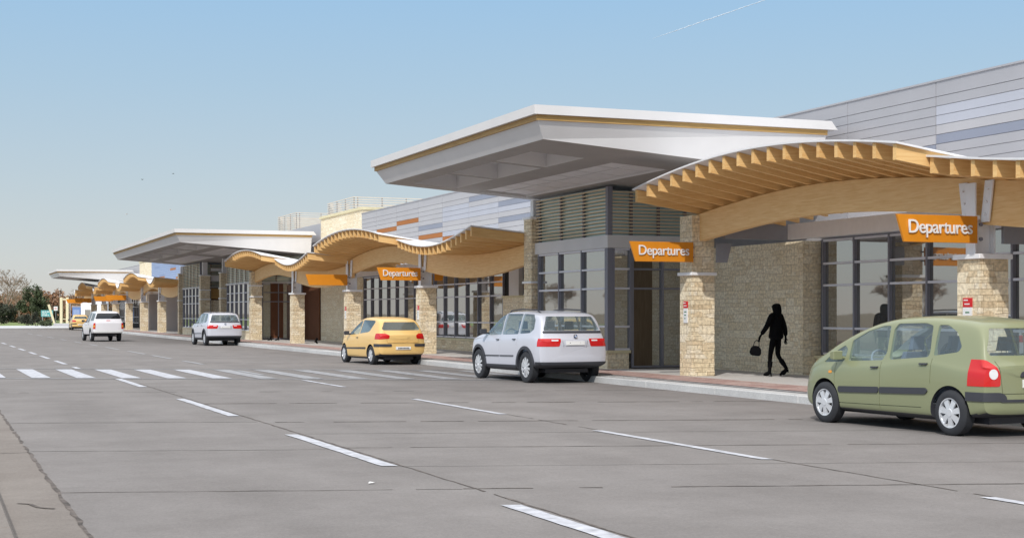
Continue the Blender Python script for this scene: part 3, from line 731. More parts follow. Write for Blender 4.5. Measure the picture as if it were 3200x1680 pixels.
board(31.62, 'orange sign reading Departures left of the tall column beside the vestibule', x1=17.58)
board(53.12, 'orange sign reading Departures above the yellow hatchback', x1=17.62)
board(63.62, 'blank orange board in front of the brown timber panels', False, x1=17.62, w=1.9)
board(142.6, 'small blank orange board right above the white pickup', False, x1=17.62, w=1.9)
board(153.2, 'small blank orange board overlapping the one above the pickup', False, x1=17.62, w=1.9)
board(174.3, 'tiny far blank orange board at the left end of the canopies', False, x1=17.62, w=1.9)
board(184.9, 'tiniest orange board, behind the leftmost one', False, x1=17.62, w=1.9)
for y, m, l in ((21.22,'greysteel','grey tapered board behind the steel post of the nearest column'),(31.62,'greysteel','grey tapered board hung right of the tall column by the vestibule'),(53.12,'orange','short orange tapered board right of the middle lettered sign')):
    mb = MB(); x0 = 18.19 if y != 31.62 else 18.23; mb.prism([(0,0),(.3,0),(.42,.48),(0,.48)] if m != 'greysteel' or y > 30 else [(0,0),(.62,0),(.8,.48),(0,.48)], 'y', -.03, .03)
    o = mb.build('wing_board', m, bevel=.004); o.location = (x0, y, 2.93); tag(o, l, 'board', 'tapered boards on the building side of columns')
def notice(y, label, z=1.45, x=17.6, w=.2):
    root = empty('notice_sign', (x-.012, y, z)); tag(root, label, 'notice', 'red and white parking notices on the columns')
    mb = MB(); mb.box(-.012, .010, -w/2, w/2, 0, .36); mb.build('plate', 'paper', root)
    mb = MB(); mb.box(-.012, .010, -w/2, w/2, .365, .53); mb.build('header', 'red', root)
    t = MB(); rr = random.Random(3)
    for (yy, zz, ww) in ((.03,.49,.10),(-.0,.42,.13)):
        k = 0
        while k < ww: t.box(-.016, -.0125, yy-ww/2+k+.0, yy-ww/2+k+.016, zz-.012, zz+.012); k += .024
    t.build('header_text', 'letter', root)
    t = MB()
    for (zz, ww) in ((.27,.11),(.19,.08),(.11,.06)):
        k = 0
        while k < ww: t.box(-.016, -.0125, .05-k-.016, .05-k, zz-.013, zz+.013); k += .023
    t.build('body_text', 'green_ink', root)
notice(21.42, 'red and white notice on the nearest column, above the green car roof', 1.43, w=.24)
notice(32.0, 'red and white notice on the tall column right of the vestibule')
notice(53.3, 'red and white notice on the column right of the yellow hatchback')
notice(63.8, 'red and white notice on the column left of the yellow hatchback')
# ------------------------------------------------------------------ cars (local: +y forward, rear at -y, wheels on z=0)
def pchip(pts):
    xs = [p[0] for p in pts]; ys = [p[1] for p in pts]; n = len(xs)
    h = [xs[i+1]-xs[i] for i in range(n-1)]; d = [(ys[i+1]-ys[i])/h[i] for i in range(n-1)]; m = [d[0]]+[0]*(n-2)+[d[-1]]
    for i in range(1, n-1):
        if d[i-1]*d[i] > 0:
            w1 = 2*h[i]+h[i-1]; w2 = h[i]+2*h[i-1]; m[i] = (w1+w2)/(w1/d[i-1]+w2/d[i])
    def f(x):
        if x <= xs[0]: return ys[0]
        if x >= xs[-1]: return ys[-1]
        i = max(k for k in range(n-1) if xs[k] <= x); t = (x-xs[i])/h[i]
        return (ys[i]*(1+2*t)*(1-t)**2+h[i]*m[i]*t*(1-t)**2+ys[i+1]*t*t*(3-2*t)+h[i]*m[i+1]*t*t*(t-1))
    return f
def car_surface(sp, off=0):
    """closed loft; off > 0 moves it outward by that many metres"""
    zt, zb, zs, w = (pchip(sp[k]) for k in ('top','bottom','belt','width'))
    y0, y1 = sp['top'][0][0], sp['top'][-1][0]; bow0, bow1 = sp.get('bow', (.10,.22)); tum = sp.get('tumble', .38)
    ys = [y0+(y1-y0)*(.5-.5*math.cos(math.pi*i/64)) for i in range(65)]
    def ring(y):
        T_, B, S_, Wd = zt(y), zb(y), zs(y), w(y); S_ = min(S_, T_-.03)
        Wt = max(Wd-.05-max(0, T_-.09-S_)*tum, .2); c = .018
        half = [(0,B),(Wd-.16,B),(Wd-.03,B+.03),(Wd-.005,B+.14),(Wd,B+.5*(S_-B)),(Wd-.012,S_-.10),(Wd-.05,S_-.012),(Wt+.02,max(T_-.13,S_+.003)),(Wt-.04,T_-.02),(Wt-.22,T_+c*.6),(0,T_+c)]
        full = half+[(-x,z) for x, z in half[-2:0:-1]]
        for _ in range(2):
            nx = []
            for a, b in zip(full, full[1:]+full[:1]): nx += [(a[0]*.75+b[0]*.25, a[1]*.75+b[1]*.25), (a[0]*.25+b[0]*.75, a[1]*.25+b[1]*.75)]
            full = nx
        return full
    L = y1-y0; rings = []
    def pos(x, y, z, Wd):
        t0 = max(0, 1-(y-y0)/.7); t1 = max(0, 1-(y1-y)/1.1); q = (x/Wd)**2
        return (x, y+bow0*q*t0-bow1*q*t1, z)
    for i, y in enumerate(ys): rings.append([pos(x, y, z, w(y)) for x, z in ring(y)])
    def capr(r, y, s, push):
        cz = sum(p[1] for p in ring(y))/len(r); return [pos(x*s, y, cz+(z-cz)*s, w(y))[:1]+(pos(x*s, y, 0, w(y))[1]+push,)+(cz+(z-cz)*s,) for x, z in ring(y)]
    pre = [capr(rings[0], y0, s, -p) for s, p in ((.45,.035),(.8,.03),(.95,.018))]; post = [capr(rings[-1], y1, s, p) for s, p in ((.95,.02),(.8,.035),(.45,.045))]
    allr = pre+rings+post; n = len(rings[0]); vs = [p for r in allr for p in r]; fs = []
    for i in range(len(allr)-1):
        for k in range(n): fs.append((i*n+k, i*n+(k+1)%n, (i+1)*n+(k+1)%n, (i+1)*n+k))
    fs += [tuple(range(n))[::-1], tuple(range((len(allr)-1)*n, len(allr)*n))]
    me = bpy.data.meshes.new('c'); me.from_pydata(vs, [], fs); bm = bmesh.new(); bm.from_mesh(me)
    bmesh.ops.recalc_face_normals(bm, faces=bm.faces); bm.normal_update()
    if off:
        mv = [(v, v.co+v.normal*off) for v in bm.verts]
        for v, c in mv: v.co = c
    bm.to_mesh(me); bm.free(); return me
def solid(mb):
    me = mb.mesh(); bm = bmesh.new(); bm.from_mesh(me); bmesh.ops.recalc_face_normals(bm, faces=bm.faces); bm.to_mesh(me); bm.free(); return me
def chaikin(p, k=1, r=.035):
    q = []; n = len(p)
    for i in range(n):
        a, b, c = Vector(p[i-1]), Vector(p[i]), Vector(p[(i+1)%n]); la, lc = (a-b).length, (c-b).length
        d = min(r, la*.45, lc*.45); u = b+(a-b)/la*d; w = b+(c-b)/lc*d
        for t in (0,.33,.67,1): q.append(tuple(u*(1-t)**2+b*2*t*(1-t)+w*t*t))
    return q
def side_prism(poly, side, x0=.35, rnd=1):
    mb = MB(); mb.prism(chaikin(poly, rnd) if rnd else poly, 'x', side*x0, side*1.4); return solid(mb)
def end_prism(poly, y0, y1, rnd=1):
    mb = MB(); mb.prism(chaikin(poly, rnd) if rnd else poly, 'y', y0, y1); return solid(mb)
def wheel(parent, x, y, r, side, style, wd=.20):
    w = MB(); w.lathe([(-.03,.04),(.06,.04),(.06,r*.5),(-.03,r*.5)], 24); hub = w.build('wheel', 'hubdark', parent, smooth=40)
    hub.location = (x, y, r); h = wd/2
    t = MB(); ri = r*.67
    t.lathe([(-h,ri),(-h-.004,ri+.03),(-h+.012,r-.02),(-h+.035,r),(h-.035,r),(h-.012,r-.02),(h+.004,ri+.03),(h,ri),(h-.03,ri-.012),(-h+.03,ri-.012)], 40)
    o = t.build('tyre', 'tyre', hub, smooth=35)
    s = MB(); o_ = side*(h-.006)
    s.lathe([(o_,ri+.004),(o_-side*.02,ri-.012),(o_-side*.07,ri-.02),(o_-side*.07,ri-.006),(o_-side*.03,ri+.004)], 40)
    if style == 'cover':     # broad seven-spoke cover
        n = 7; a0, a1, r0, r1 = .30, .16, .045, ri-.012
        s.lathe([(o_+side*.004,.0),(o_+side*.004,.05),(o_-side*.008,.065),(o_-side*.03,.065),(o_-side*.03,0)], 24)
        s.lathe([(o_+side*.0,ri+.004),(o_-side*.002,ri-.02),(o_-side*.02,ri-.02),(o_-side*.02,ri+.004)], 40)
    else:
        n = 10 if style == 'alloy' else 6; a0, a1 = (.16,.10) if n == 10 else (.3,.26); r0, r1 = .04, ri-.008
        s.lathe([(o_-side*.005,.0),(o_-side*.008,.045),(o_-side*.02,.055),(o_-side*.05,.055),(o_-side*.05,0)], 24)
    for k in range(n):
        a = 2*math.pi*k/n+.2; P = []
        for dx in (o_-side*.002, o_-side*.028):
            for rr_, ww in ((r0, a0*r0*1.4+.012), (r1, a1*r1*(1.35 if style == 'cover' else 1)+.004)):
                for q in (-1, 1):
                    ca, sa = math.cos(a), math.sin(a); P.append((dx-(side*.012 if rr_ == r1 else 0), ca*rr_-sa*q*ww, sa*rr_+ca*q*ww))
        v = [P[0],P[1],P[3],P[2],P[4],P[5],P[7],P[6]]; s.hexa(v)
    s.build('rim', 'hub', hub, smooth=35)
    d = MB(); d.lathe([(side*(h-.075),.01),(side*(h-.075),ri-.02),(side*(h-.085),ri-.02),(side*(h-.085),.01)], 32); d.build('brake_disc', 'hubdark', hub, smooth=35)
def seat(parent, x, y, z=.42, scale=1, mat_='seat'):
    s = MB(); w = .24*scale
    s.hexa([(x-w,y-.24,z-.08),(x+w,y-.24,z-.08),(x+w,y+.28,z-.04),(x-w,y+.28,z-.04),(x-w,y-.24,z+.06),(x+w,y-.24,z+.06),(x+w,y+.28,z+.1),(x-w,y+.28,z+.1)])
    s.hexa([(x-w,y-.22,z),(x+w,y-.22,z),(x+w,y-.09,z),(x-w,y-.09,z),(x-w*.82,y-.42,z+.60),(x+w*.82,y-.42,z+.60),(x+w*.82,y-.33,z+.60),(x-w*.82,y-.33,z+.60)])
    s.hexa([(x-.12,y-.44,z+.63),(x+.12,y-.44,z+.63),(x+.12,y-.36,z+.63),(x-.12,y-.36,z+.63),(x-.10,y-.46,z+.83),(x+.10,y-.46,z+.83),(x+.10,y-.39,z+.83),(x-.10,y-.39,z+.83)])
    s.box(x-.05, x-.035, y-.41, y-.395, z+.6, z+.64); s.box(x+.035, x+.05, y-.41, y-.395, z+.6, z+.64)
    s.build('seat', mat_, parent, bevel=.02)
def make_car(sp):
    root = empty(sp['name'])
    outer = car_surface(sp); paint = sp['paint']; wy = sp['wheels']; r = sp['r']; W0 = max(p[1] for p in sp['width'])
    inner = car_surface(sp, -.045)
    c = sp['cabin']; box = MB(); box.box(-1.2, 1.2, c[0], c[1], c[2], 3)
    cab = bool_op(inner, solid(box), 'INTERSECT')
    body = bool_op(outer, cab, 'DIFFERENCE')
    # wheel arches
    for y in wy:
        for s in (-1, 1):
            k = MB(); a = r+sp.get('gap', .055); pr = [(s*(W0-.34),0),(s*(W0-.34),a),(s*1.3,a),(s*1.3,0)]
            k.lathe([(p[0], max(p[1],.001)) for p in pr], 36, cy=y, cz=r+sp.get('lift',.0)); km = solid(k); body = bool_op(body, km, 'DIFFERENCE')
    cache = {}
    def surf(o, t=(0,0,0)):
        k = (o, t)
        if k not in cache:
            m_ = car_surface(sp, o); m_.transform(Matrix.Translation(t)); cache[k] = m_
        return cache[k]
    def cutp(pr, dirn, out=.006, dep=.004, shift=0):
        """the piece of the car's skin inside prism pr; dirn points into the car"""
        a = surf(out, tuple(d*shift for d in dirn)); b = surf(0, tuple(d*(shift+dep) for d in dirn))
        return bool_op(bool_op(a, pr, 'INTERSECT'), b, 'DIFFERENCE')
    wins_ = []
    for nm, poly in sp['side_windows']:
        for s in (-1, 1): wins_.append((nm, side_prism(poly, s, .3), (-s,0,0)))
    for nm, poly, y0, y1 in sp['end_windows']: wins_.append((nm, end_prism(poly, y0, y1), (0,1 if y0 < -1 else -1,0)))
    for nm, pr, dn in wins_:
        body = bool_op(body, pr, 'DIFFERENCE')
        g = cutp(pr, dn, 0, .006, .006)
        if len(g.polygons): 
            o = link(nm, g, sp.get('glass', 'carglass'), root, smooth=40, fix=False)
    # panel gaps
    for poly in sp.get('gaps', []):
        for s in (-1, 1):
            for a, b in zip(poly, poly[1:]+(poly[:1] if len(poly) > 2 else [])):
                dy, dz = b[0]-a[0], b[1]-a[1]; l = math.hypot(dy, dz); ny, nz = -dz/l*.005, dy/l*.005
                k = MB(); k.prism([(a[0]+ny,a[1]+nz),(b[0]+ny,b[1]+nz),(b[0]-ny,b[1]-nz),(a[0]-ny,a[1]-nz)], 'x', s*.4, s*1.3)
                body = bool_op(body, cutp(solid(k), (-s,0,0), .02, .022), 'DIFFERENCE')
    for a, b in sp.get('end_gaps', []):
        dx, dz = b[0]-a[0], b[1]-a[1]; l = math.hypot(dx, dz); nx, nz = -dz/l*.005, dx/l*.005
        k = MB(); k.prism([(a[0]+nx,a[1]+nz),(b[0]+nx,b[1]+nz),(b[0]-nx,b[1]-nz),(a[0]-nx,a[1]-nz)], 'y', sp['top'][0][0]-.3, sp['top'][0][0]+.8)
        body = bool_op(body, cutp(solid(k), (0,1,0), .02, .022), 'DIFFERENCE')
    # dark faces: wheel wells, cabin, underside
    for p in body.polygons:
        x, y, z = p.center; p.material_index = 0
        for q in wy:
            if abs(math.hypot(y-q, z-r-sp.get('lift',0))-(r+sp.get('gap',.055))) < .02 and abs(x) > W0-.36 and abs(p.normal.x) < .5: 
                n_ = Vector((0, q-y, r-z)); 
                if p.normal.dot(n_) > 0: p.material_index = 1
            if abs(abs(x)-(W0-.34)) < .004 and math.hypot(y-q, z-r) < r+.1: p.material_index = 1
        if p.normal.z < -.7 and z < .5: p.material_index = 1
        if c[0]-.01 < y < c[1]+.01 and c[2]-.01 < z and abs(p.normal.z-1) < .01 and abs(z-c[2]) < .004: p.material_index = 2
    from mathutils.bvhtree import BVHTree
    bv = BVHTree.FromPolygons([v.co for v in outer.vertices], [tuple(q.vertices) for q in outer.polygons])
    for p in body.polygons:
        if p.material_index == 0 and c[0]-.02 < p.center.y < c[1]+.02 and p.center.z > c[2]-.01:
            h_ = bv.find_nearest(p.center)
            if h_[3] is not None and h_[3] > .034: p.material_index = 2
    bd = link('body', body, [paint, 'plastic', 'trim_in'], root, smooth=34, fix=False)
    def add(nm, pr, mt, dn, out=.006, parent=root):
        g = cutp(pr, dn, out)
        if len(g.polygons): return link(nm, g, mt, parent, smooth=34, fix=False)
        print('EMPTY', sp['name'], nm)
    for nm, poly, mt in sp.get('side_patches', []):
        for s in (-1, 1): add(nm, side_prism(poly, s, .45), mt, (-s,0,0), .018 if mt == 'plastic' else .006)
    for nm, poly, y0, y1, mt in sp.get('end_patches', []):
        for s in (-1, 1): add(nm, end_prism([(s*x, z) for x, z in poly], y0, y1), mt, (0,1,0), .018 if mt == 'plastic' else .006)
    for nm, poly, y0, y1, mt in sp.get('mid_patches', []): add(nm, end_prism(poly, y0, y1, 0 if 'plate' in nm else 1), mt, (0,1,0), .018 if mt == 'plastic' or 'plate' in nm else .006)
    for y in wy:
        for s in (-1, 1): wheel(root, s*(W0-.115), y, r, s, sp['rim'], .21)
    # cabin
    if sp.get('seats'):
        for x, y in sp['seats']: seat(root, x, y, sp.get('seat_z', .45))
        dy, dz = sp['dash']
        d = MB(); d.hexa([(-.66,dy,c[2]),(.66,dy,c[2]),(.62,dy+.35,c[2]),(-.62,dy+.35,c[2]),(-.64,dy+.05,dz-.02),(.64,dy+.05,dz-.02),(.58,dy+.34,dz-.05),(-.58,dy+.34,dz-.05)]); d.build('dashboard', 'trim_in', root, bevel=.02)
        st = MB(); nn = 28; cx = -.36; R0 = .18; sy, sz = dy-.16, dz-.02
        pts = [(cx+math.cos(2*math.pi*i/nn)*R0, sy+math.sin(2*math.pi*i/nn)*R0*.42, sz+math.sin(2*math.pi*i/nn)*R0*.91) for i in range(nn+1)]
        st.tube(pts, .016, 8, cap=False); st.tube([(cx-.17,sy,sz),(cx+.17,sy,sz)], .018, 6); st.tube([(cx,sy,sz),(cx,dy+.1,sz-.08)], .025, 6); st.build('steering_wheel', 'wheel_in', root, smooth=50)
    # mirrors
    for s in (-1, 1):
        m = MB(); y, z = sp['mirror']; x = s*(W0-.02)
        a, b = (x, x+s*.17); m.tube([(x-s*.1,y+.0,z-.03),(x+s*.06,y-.0,z)], .025, 8)
        m.hexa([(min(a,b),y-.045,z-.05),(max(a,b),y-.045,z-.05),(max(a,b)-.01*(s>0),y+.06,z-.035),(min(a,b)+.01*(s<0),y+.06,z-.035),(min(a,b),y-.05,z+.09),(max(a,b),y-.05,z+.09),(max(a,b),y+.05,z+.07),(min(a,b),y+.05,z+.07)])
        o = m.build('mirror', sp['mirror_mat'], root, bevel=.02)
    # underbody shadow pan
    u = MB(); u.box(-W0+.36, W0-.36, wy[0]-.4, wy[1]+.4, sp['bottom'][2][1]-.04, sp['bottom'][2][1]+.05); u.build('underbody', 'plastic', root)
    ax = MB(); 
    for y in wy: ax.tube([(-W0+.2,y,r*.85),(W0-.2,y,r*.85)], .03, 8)
    ax.build('axle', 'plastic', root)
    for h in sp.get('handles', []):
        for s in (-1, 1):
            g = add('door_handle', side_prism([(h[0]-.075,h[1]-.010),(h[0]+.075,h[1]-.014),(h[0]+.075,h[1]+.008),(h[0]-.075,h[1]+.012)], s, .45, 0), 'plastic', (-s,0,0), .03)
    return root, bd, add

def place(root, x, y, yaw, label, cat, group=None):
    root.location = (x, y, 0); root.rotation_euler = (0, 0, yaw); tag(root, label, cat, group); return root
def dup_car(root, x, y, yaw, label, cat, group=None):
    def cp(o, par):
        c = o.copy(); COL.objects.link(c)
        if par: c.parent = par
        for ch in kids.get(o.name, []): cp(ch, c)
        return c
    kids = {}
    for o in bpy.data.objects:
        if o.parent: kids.setdefault(o.parent.name, []).append(o)
    r = cp(root, None); return place(r, x, y, yaw, label, cat, group)

# compact MPV, olive green
mpv = dict(name='compact_mpv', paint='green_paint', r=.315, wheels=(-1.38,1.38), rim='cover', gap=.06,
  top=[(-2.10,.98),(-2.06,1.02),(-1.98,1.16),(-1.86,1.40),(-1.72,1.54),(-1.3,1.60),(-.7,1.635),(-.1,1.615),(.35,1.55),(.8,1.42),(1.2,1.25),(1.5,1.11),(1.9,.96),(2.2,.81),(2.34,.62)],
  bottom=[(-2.10,.32),(-1.7,.25),(-1,.21),(1,.21),(1.9,.22),(2.34,.30)],
  belt=[(-2.10,.95),(-1.6,.98),(-.8,1.06),(0,.99),(1.0,.93),(1.7,.89),(2.34,.58)],
  width=[(-2.10,.82),(-1.9,.845),(-1.4,.865),(0,.87),(1.3,.86),(1.85,.81),(2.2,.70),(2.34,.56)],
  cabin=(-1.75,1.15,.42), tumble=.34,
  side_windows=[('front_quarter_window',[(1.46,.93),(.96,.955),(.93,1.14),(1.02,1.20),(1.25,1.08)]),('front_window',[(.86,.965),(.06,1.0),(.0,1.12),(.06,1.50),(.22,1.50),(.55,1.42),(.87,1.27)]),
                ('rear_window_side',[(-.08,1.01),(-.90,1.07),(-.93,1.12),(-.86,1.51),(-.70,1.545),(-.10,1.535),(-.03,1.45)]),('rear_quarter_window',[(-1.0,1.09),(-1.45,1.15),(-1.50,1.22),(-1.36,1.42),(-1.15,1.52),(-.97,1.52)])],
  end_windows=[('windscreen',[(-.60,.99),(.60,.99),(.66,1.08),(.52,1.49),(-.52,1.49),(-.66,1.08)],.3,2.0),('rear_window',[(-.66,1.11),(.66,1.11),(.68,1.18),(.52,1.48),(-.52,1.48),(-.68,1.18)],-2.4,-1.60)],
  side_patches=[('side_moulding',[(1.02,.49),(1.02,.58),(.085,.61),(.085,.52)],'plastic'),('side_moulding',[(.06,.52),(.06,.61),(-.92,.64),(-.97,.60),(-.92,.55)],'plastic'),('indicator',[(1.20,.77),(1.28,.77),(1.28,.81),(1.20,.81)],'lampamber'),
                ('bumper_strip',[(2.0,.44),(2.0,.54),(2.5,.54),(2.5,.44)],'plastic')],
  end_patches=[('tail_lamp',[(.60,.70),(.90,.70),(.90,1.06),(.74,1.06),(.65,.98),(.60,.86)],-2.4,-1.72,'lampred'),('bumper_strip',[(.50,.50),(1.0,.50),(1.0,.62),(.60,.62),(.52,.58)],-2.4,-1.70,'plastic')],
  mid_patches=[('boot_handle',[(-.30,.82),(.30,.82),(.26,.90),(-.26,.90)],-2.4,-1.9,'plastic'),('bumper_strip',[(-.60,.49),(.60,.49),(.60,.525),(-.60,.525)],-2.4,-1.8,'plastic'),('number_plate',[(-.25,.68),(.25,.68),(.25,.79),(-.25,.79)],-2.4,-1.9,'paper')],
  gaps=[[(1.13,.33),(1.13,.93)],[(.07,.30),(.07,.97)],[(-1.0,.70),(-1.0,1.05)],[(1.13,.33),(-.82,.36)]], end_gaps=[((-.62,1.04),(-.56,.60)),((.62,1.04),(.56,.60)),((-.56,.60),(.56,.60))],
  seats=[(-.36,.25),(.36,.25),(-.36,-.75),(.36,-.75)], seat_z=.52, dash=(.78,.98), mirror=(.98,1.03), mirror_mat='green_paint', handles=[(.19,.895),(-.86,.975)])
g, gb, add = make_car(mpv)
for s in (-1, 1): add('lamp_lens', end_prism([(s*(.70+.062*math.cos(a)),.865+.072*math.sin(a)) for a in [k*math.pi/5 for k in range(10)]], -2.4, -1.75), 'lampwhite', (0,1,0), .011)
place(g, 14.06, 17.92, R(4), 'olive green compact people carrier, nearest car, cut off by the right edge', 'car', 'cars at the kerb')

# luxury SUV, silver
suv = dict(name='suv', paint='silver_paint', r=.38, wheels=(-1.41,1.41), rim='alloy', gap=.06, glass='carglass',
  top=[(-2.24,1.06),(-2.20,1.12),(-2.12,1.30),(-1.98,1.56),(-1.84,1.66),(-1.5,1.70),(-.6,1.735),(.0,1.72),(.35,1.64),(.75,1.42),(1.12,1.20),(1.5,1.15),(2.0,1.06),(2.3,.96),(2.42,.80)],
  bottom=[(-2.24,.44),(-1.8,.36),(-1,.29),(1,.29),(1.9,.30),(2.42,.36)],
  belt=[(-2.24,1.04),(-1.8,1.17),(-.8,1.14),(.5,1.10),(1.2,1.06),(2.0,1.0),(2.42,.76)],
  width=[(-2.24,.90),(-2.0,.925),(-1.4,.94),(0,.93),(1.3,.93),(2.0,.88),(2.3,.78),(2.42,.66)],
  cabin=(-1.95,1.05,.50), tumble=.30,
  side_windows=[('front_window',[(1.08,1.125),(.09,1.15),(.10,1.665),(.30,1.625),(.66,1.46),(1.08,1.20)]),('rear_window_side',[(.055,1.15),(-.91,1.175),(-.91,1.675),(.06,1.675)]),('rear_quarter_window',[(-.945,1.18),(-1.58,1.21),(-1.74,1.30),(-1.70,1.52),(-1.52,1.66),(-.945,1.675)])],
  end_windows=[('windscreen',[(-.66,1.16),(.66,1.16),(.70,1.22),(.58,1.62),(-.58,1.62),(-.70,1.22)],.2,2.2),('rear_window',[(-.74,1.27),(.74,1.27),(.75,1.30),(.62,1.61),(-.62,1.61),(-.75,1.30)],-2.6,-1.80)],
  side_patches=[('side_moulding',[(1.0,.60),(1.0,.625),(.1,.64),(.1,.615)],'plastic'),('side_moulding',[(.05,.615),(.05,.64),(-.75,.655),(-.75,.63)],'plastic'),
     ('sill_trim',[(.95,.20),(.92,.40),(-.92,.42),(-.96,.22)],'plastic')]+[('wheel_arch_trim',[(q+(.515)*math.cos(a),.38+.515*math.sin(a)) for a in [math.pi*k/14 for k in range(-1,16)]]+[(q+(.44)*math.cos(a),.38+.44*math.sin(a)) for a in [math.pi*k/14 for k in range(15,-2,-1)]],'plastic') for q in (-1.41,1.41)],
  end_patches=[('tail_lamp',[(.42,.89),(.96,.89),(.96,1.08),(.38,1.08),(.38,1.03)],-2.6,-2.02,'lampred')],
  mid_patches=[('number_plate',[(-.25,.91),(.25,.91),(.25,1.02),(-.25,1.02)],-2.6,-2.0,'paper'),('rear_bumper',[(-1.1,.30),(1.1,.30),(1.1,.52),(-1.1,.52)],-2.6,-1.95,'plastic'),
     ('window_surround',[(-.80,1.215),(.80,1.215),(.78,1.264),(-.78,1.264)],-2.6,-1.9,'plastic')],
  gaps=[[(1.05,.45),(1.05,1.08)],[(.08,.45),(.08,1.12)],[(-.92,.90),(-.95,1.15)]], end_gaps=[((-.34,1.03),(-.30,.86)),((.34,1.03),(.30,.86))],
  seats=[(-.38,.25),(.38,.25),(-.40,-.75),(.40,-.75)], seat_z=.66, dash=(.70,1.14), mirror=(.92,1.20), mirror_mat='plastic', handles=[(.22,1.03),(-.76,1.05)])
s1, sb, add = make_car(suv)
for s in (-1, 1): add('lamp_lens', end_prism([(s*.45,1.02),(s*.62,1.02),(s*.62,1.055),(s*.44,1.055)], -2.6, -2.02), 'lampwhite', (0,1,0), .011)
for s in (-1, 1):
    m = MB(); m.tube([(s*.60,1.0,1.66),(s*.60,.9,1.73),(s*.61,.5,1.785),(s*.61,-.6,1.80),(s*.60,-1.4,1.775),(s*.59,-1.65,1.70)][::1], .017, 8)
    m = MB(); m.tube([(s*.59,.15,1.70),(s*.59,.05,1.755),(s*.60,-.6,1.785),(s*.60,-1.4,1.765),(s*.59,-1.6,1.69)], .017, 8); m.build('roof_rail', 'plastic', s1, smooth=50)
e = MB(); ny = -2.285
e.lathe([(-.008,.001),(-.008,.046),(.012,.046),(.012,.001)], 32, mi=0)
for k in range(4):
    a0 = k*math.pi/2; n = 8
    pts = [(-.010,0,0)]+[(-.010,.032*math.cos(a0+math.pi/2*i/n),.032*math.sin(a0+math.pi/2*i/n)) for i in range(n+1)]
    e.add(pts, [tuple(range(len(pts)))], 1 if k%2 else 2)
eo = e.build('emblem', ['plastic','emblue','paper'], s1, fix=False); eo.rotation_euler = (0,0,R(90)); eo.location = (0,-2.272,1.135)
t = MB()
for k in range(7): t.box(-.16+k*.046, -.16+k*.046+.024, -2.288, -2.286, .945, .985)
t.build('plate_characters', 'plastic', s1)
place(s1, 14.56, 34.45, R(3.5), 'silver SUV with roof rails parked before the glass vestibule', 'car', 'cars at the kerb')
dup_car(s1, 14.55, 79.0, R(2.5), 'distant silver SUV parked left of the tall column, at about the middle of the row', 'car', 'cars at the kerb')

# three-door hatchback, yellow
hat = dict(name='hatchback', paint='yellow_paint', r=.31, wheels=(-1.30,1.30), rim='six', gap=.055,
  top=[(-2.06,.98),(-2.02,1.03),(-1.93,1.16),(-1.76,1.38),(-1.60,1.47),(-1.2,1.53),(-.6,1.555),(-.1,1.53),(.25,1.44),(.65,1.23),(1.05,1.03),(1.4,.95),(1.8,.86),(2.02,.74),(2.10,.60)],
  bottom=[(-2.06,.34),(-1.7,.26),(-1,.20),(1,.19),(1.7,.21),(2.10,.28)],
  belt=[(-2.06,.95),(-1.6,1.03),(-.8,1.03),(0,.98),(1.0,.91),(1.6,.85),(2.10,.56)],
  width=[(-2.06,.80),(-1.85,.835),(-1.3,.86),(0,.865),(1.2,.85),(1.7,.80),(1.98,.70),(2.10,.58)],
  cabin=(-1.72,.95,.42), tumble=.36,
  side_windows=[('front_window',[(.88,.955),(-.12,1.0),(-.16,1.06),(-.12,1.455),(.05,1.42),(.42,1.24),(.86,1.0)]),('rear_window_side',[(-.20,1.01),(-.98,1.07),(-1.10,1.12),(-1.34,1.40),(-1.24,1.45),(-.20,1.465)])],
  end_windows=[('windscreen',[(-.62,.98),(.62,.98),(.66,1.04),(.52,1.42),(-.52,1.42),(-.66,1.04)],.1,1.9),('rear_window',[(-.62,1.13),(.62,1.13),(.66,1.18),(.54,1.40),(-.54,1.40),(-.66,1.18)],-2.4,-1.50)],
  side_patches=[('side_moulding',[(.95,.49),(.95,.53),(-.88,.57),(-.88,.52)],'plastic')],
  end_patches=[('tail_lamp',[(.48,.86),(.76,.84),(.92,.84),(.92,.96),(.80,1.03),(.58,1.03),(.46,.97)],-2.4,-1.66,'lampred'),('bumper_strip',[(.40,.60),(1.0,.60),(1.0,.69),(.40,.69)],-2.4,-1.62,'plastic')],
  mid_patches=[('number_plate',[(-.26,.50),(.26,.50),(.26,.60),(-.26,.60)],-2.4,-1.8,'paper')],
  gaps=[[(.98,.28),(.98,.92)],[(-.22,.28),(-.22,.98)],[(.98,.28),(-.22,.28)]], end_gaps=[((-.60,1.08),(-.54,.74)),((.60,1.08),(.54,.74)),((-.54,.74),(.54,.74))],
  seats=[(-.35,.1),(.35,.1),(-.35,-.8),(.35,-.8)], seat_z=.42, dash=(.62,.95), mirror=(.78,1.0), mirror_mat='plastic', handles=[(-.06,.88)])
h, hb, add = make_car(hat)
t = MB()
for k in range(8): t.box(-.19+k*.05, -.19+k*.05+.03, -2.124, -2.118, .53, .57)
t.build('plate_characters', 'plastic', h)
place(h, 14.52, 48.0, R(4.5), 'yellow hatchback parked between two stone columns at the kerb', 'car', 'cars at the kerb')
dup_car(h, 14.55, 156, R(0), 'tiny yellow hatchback far off, half hidden behind the white pickup', 'car', 'cars at the kerb')

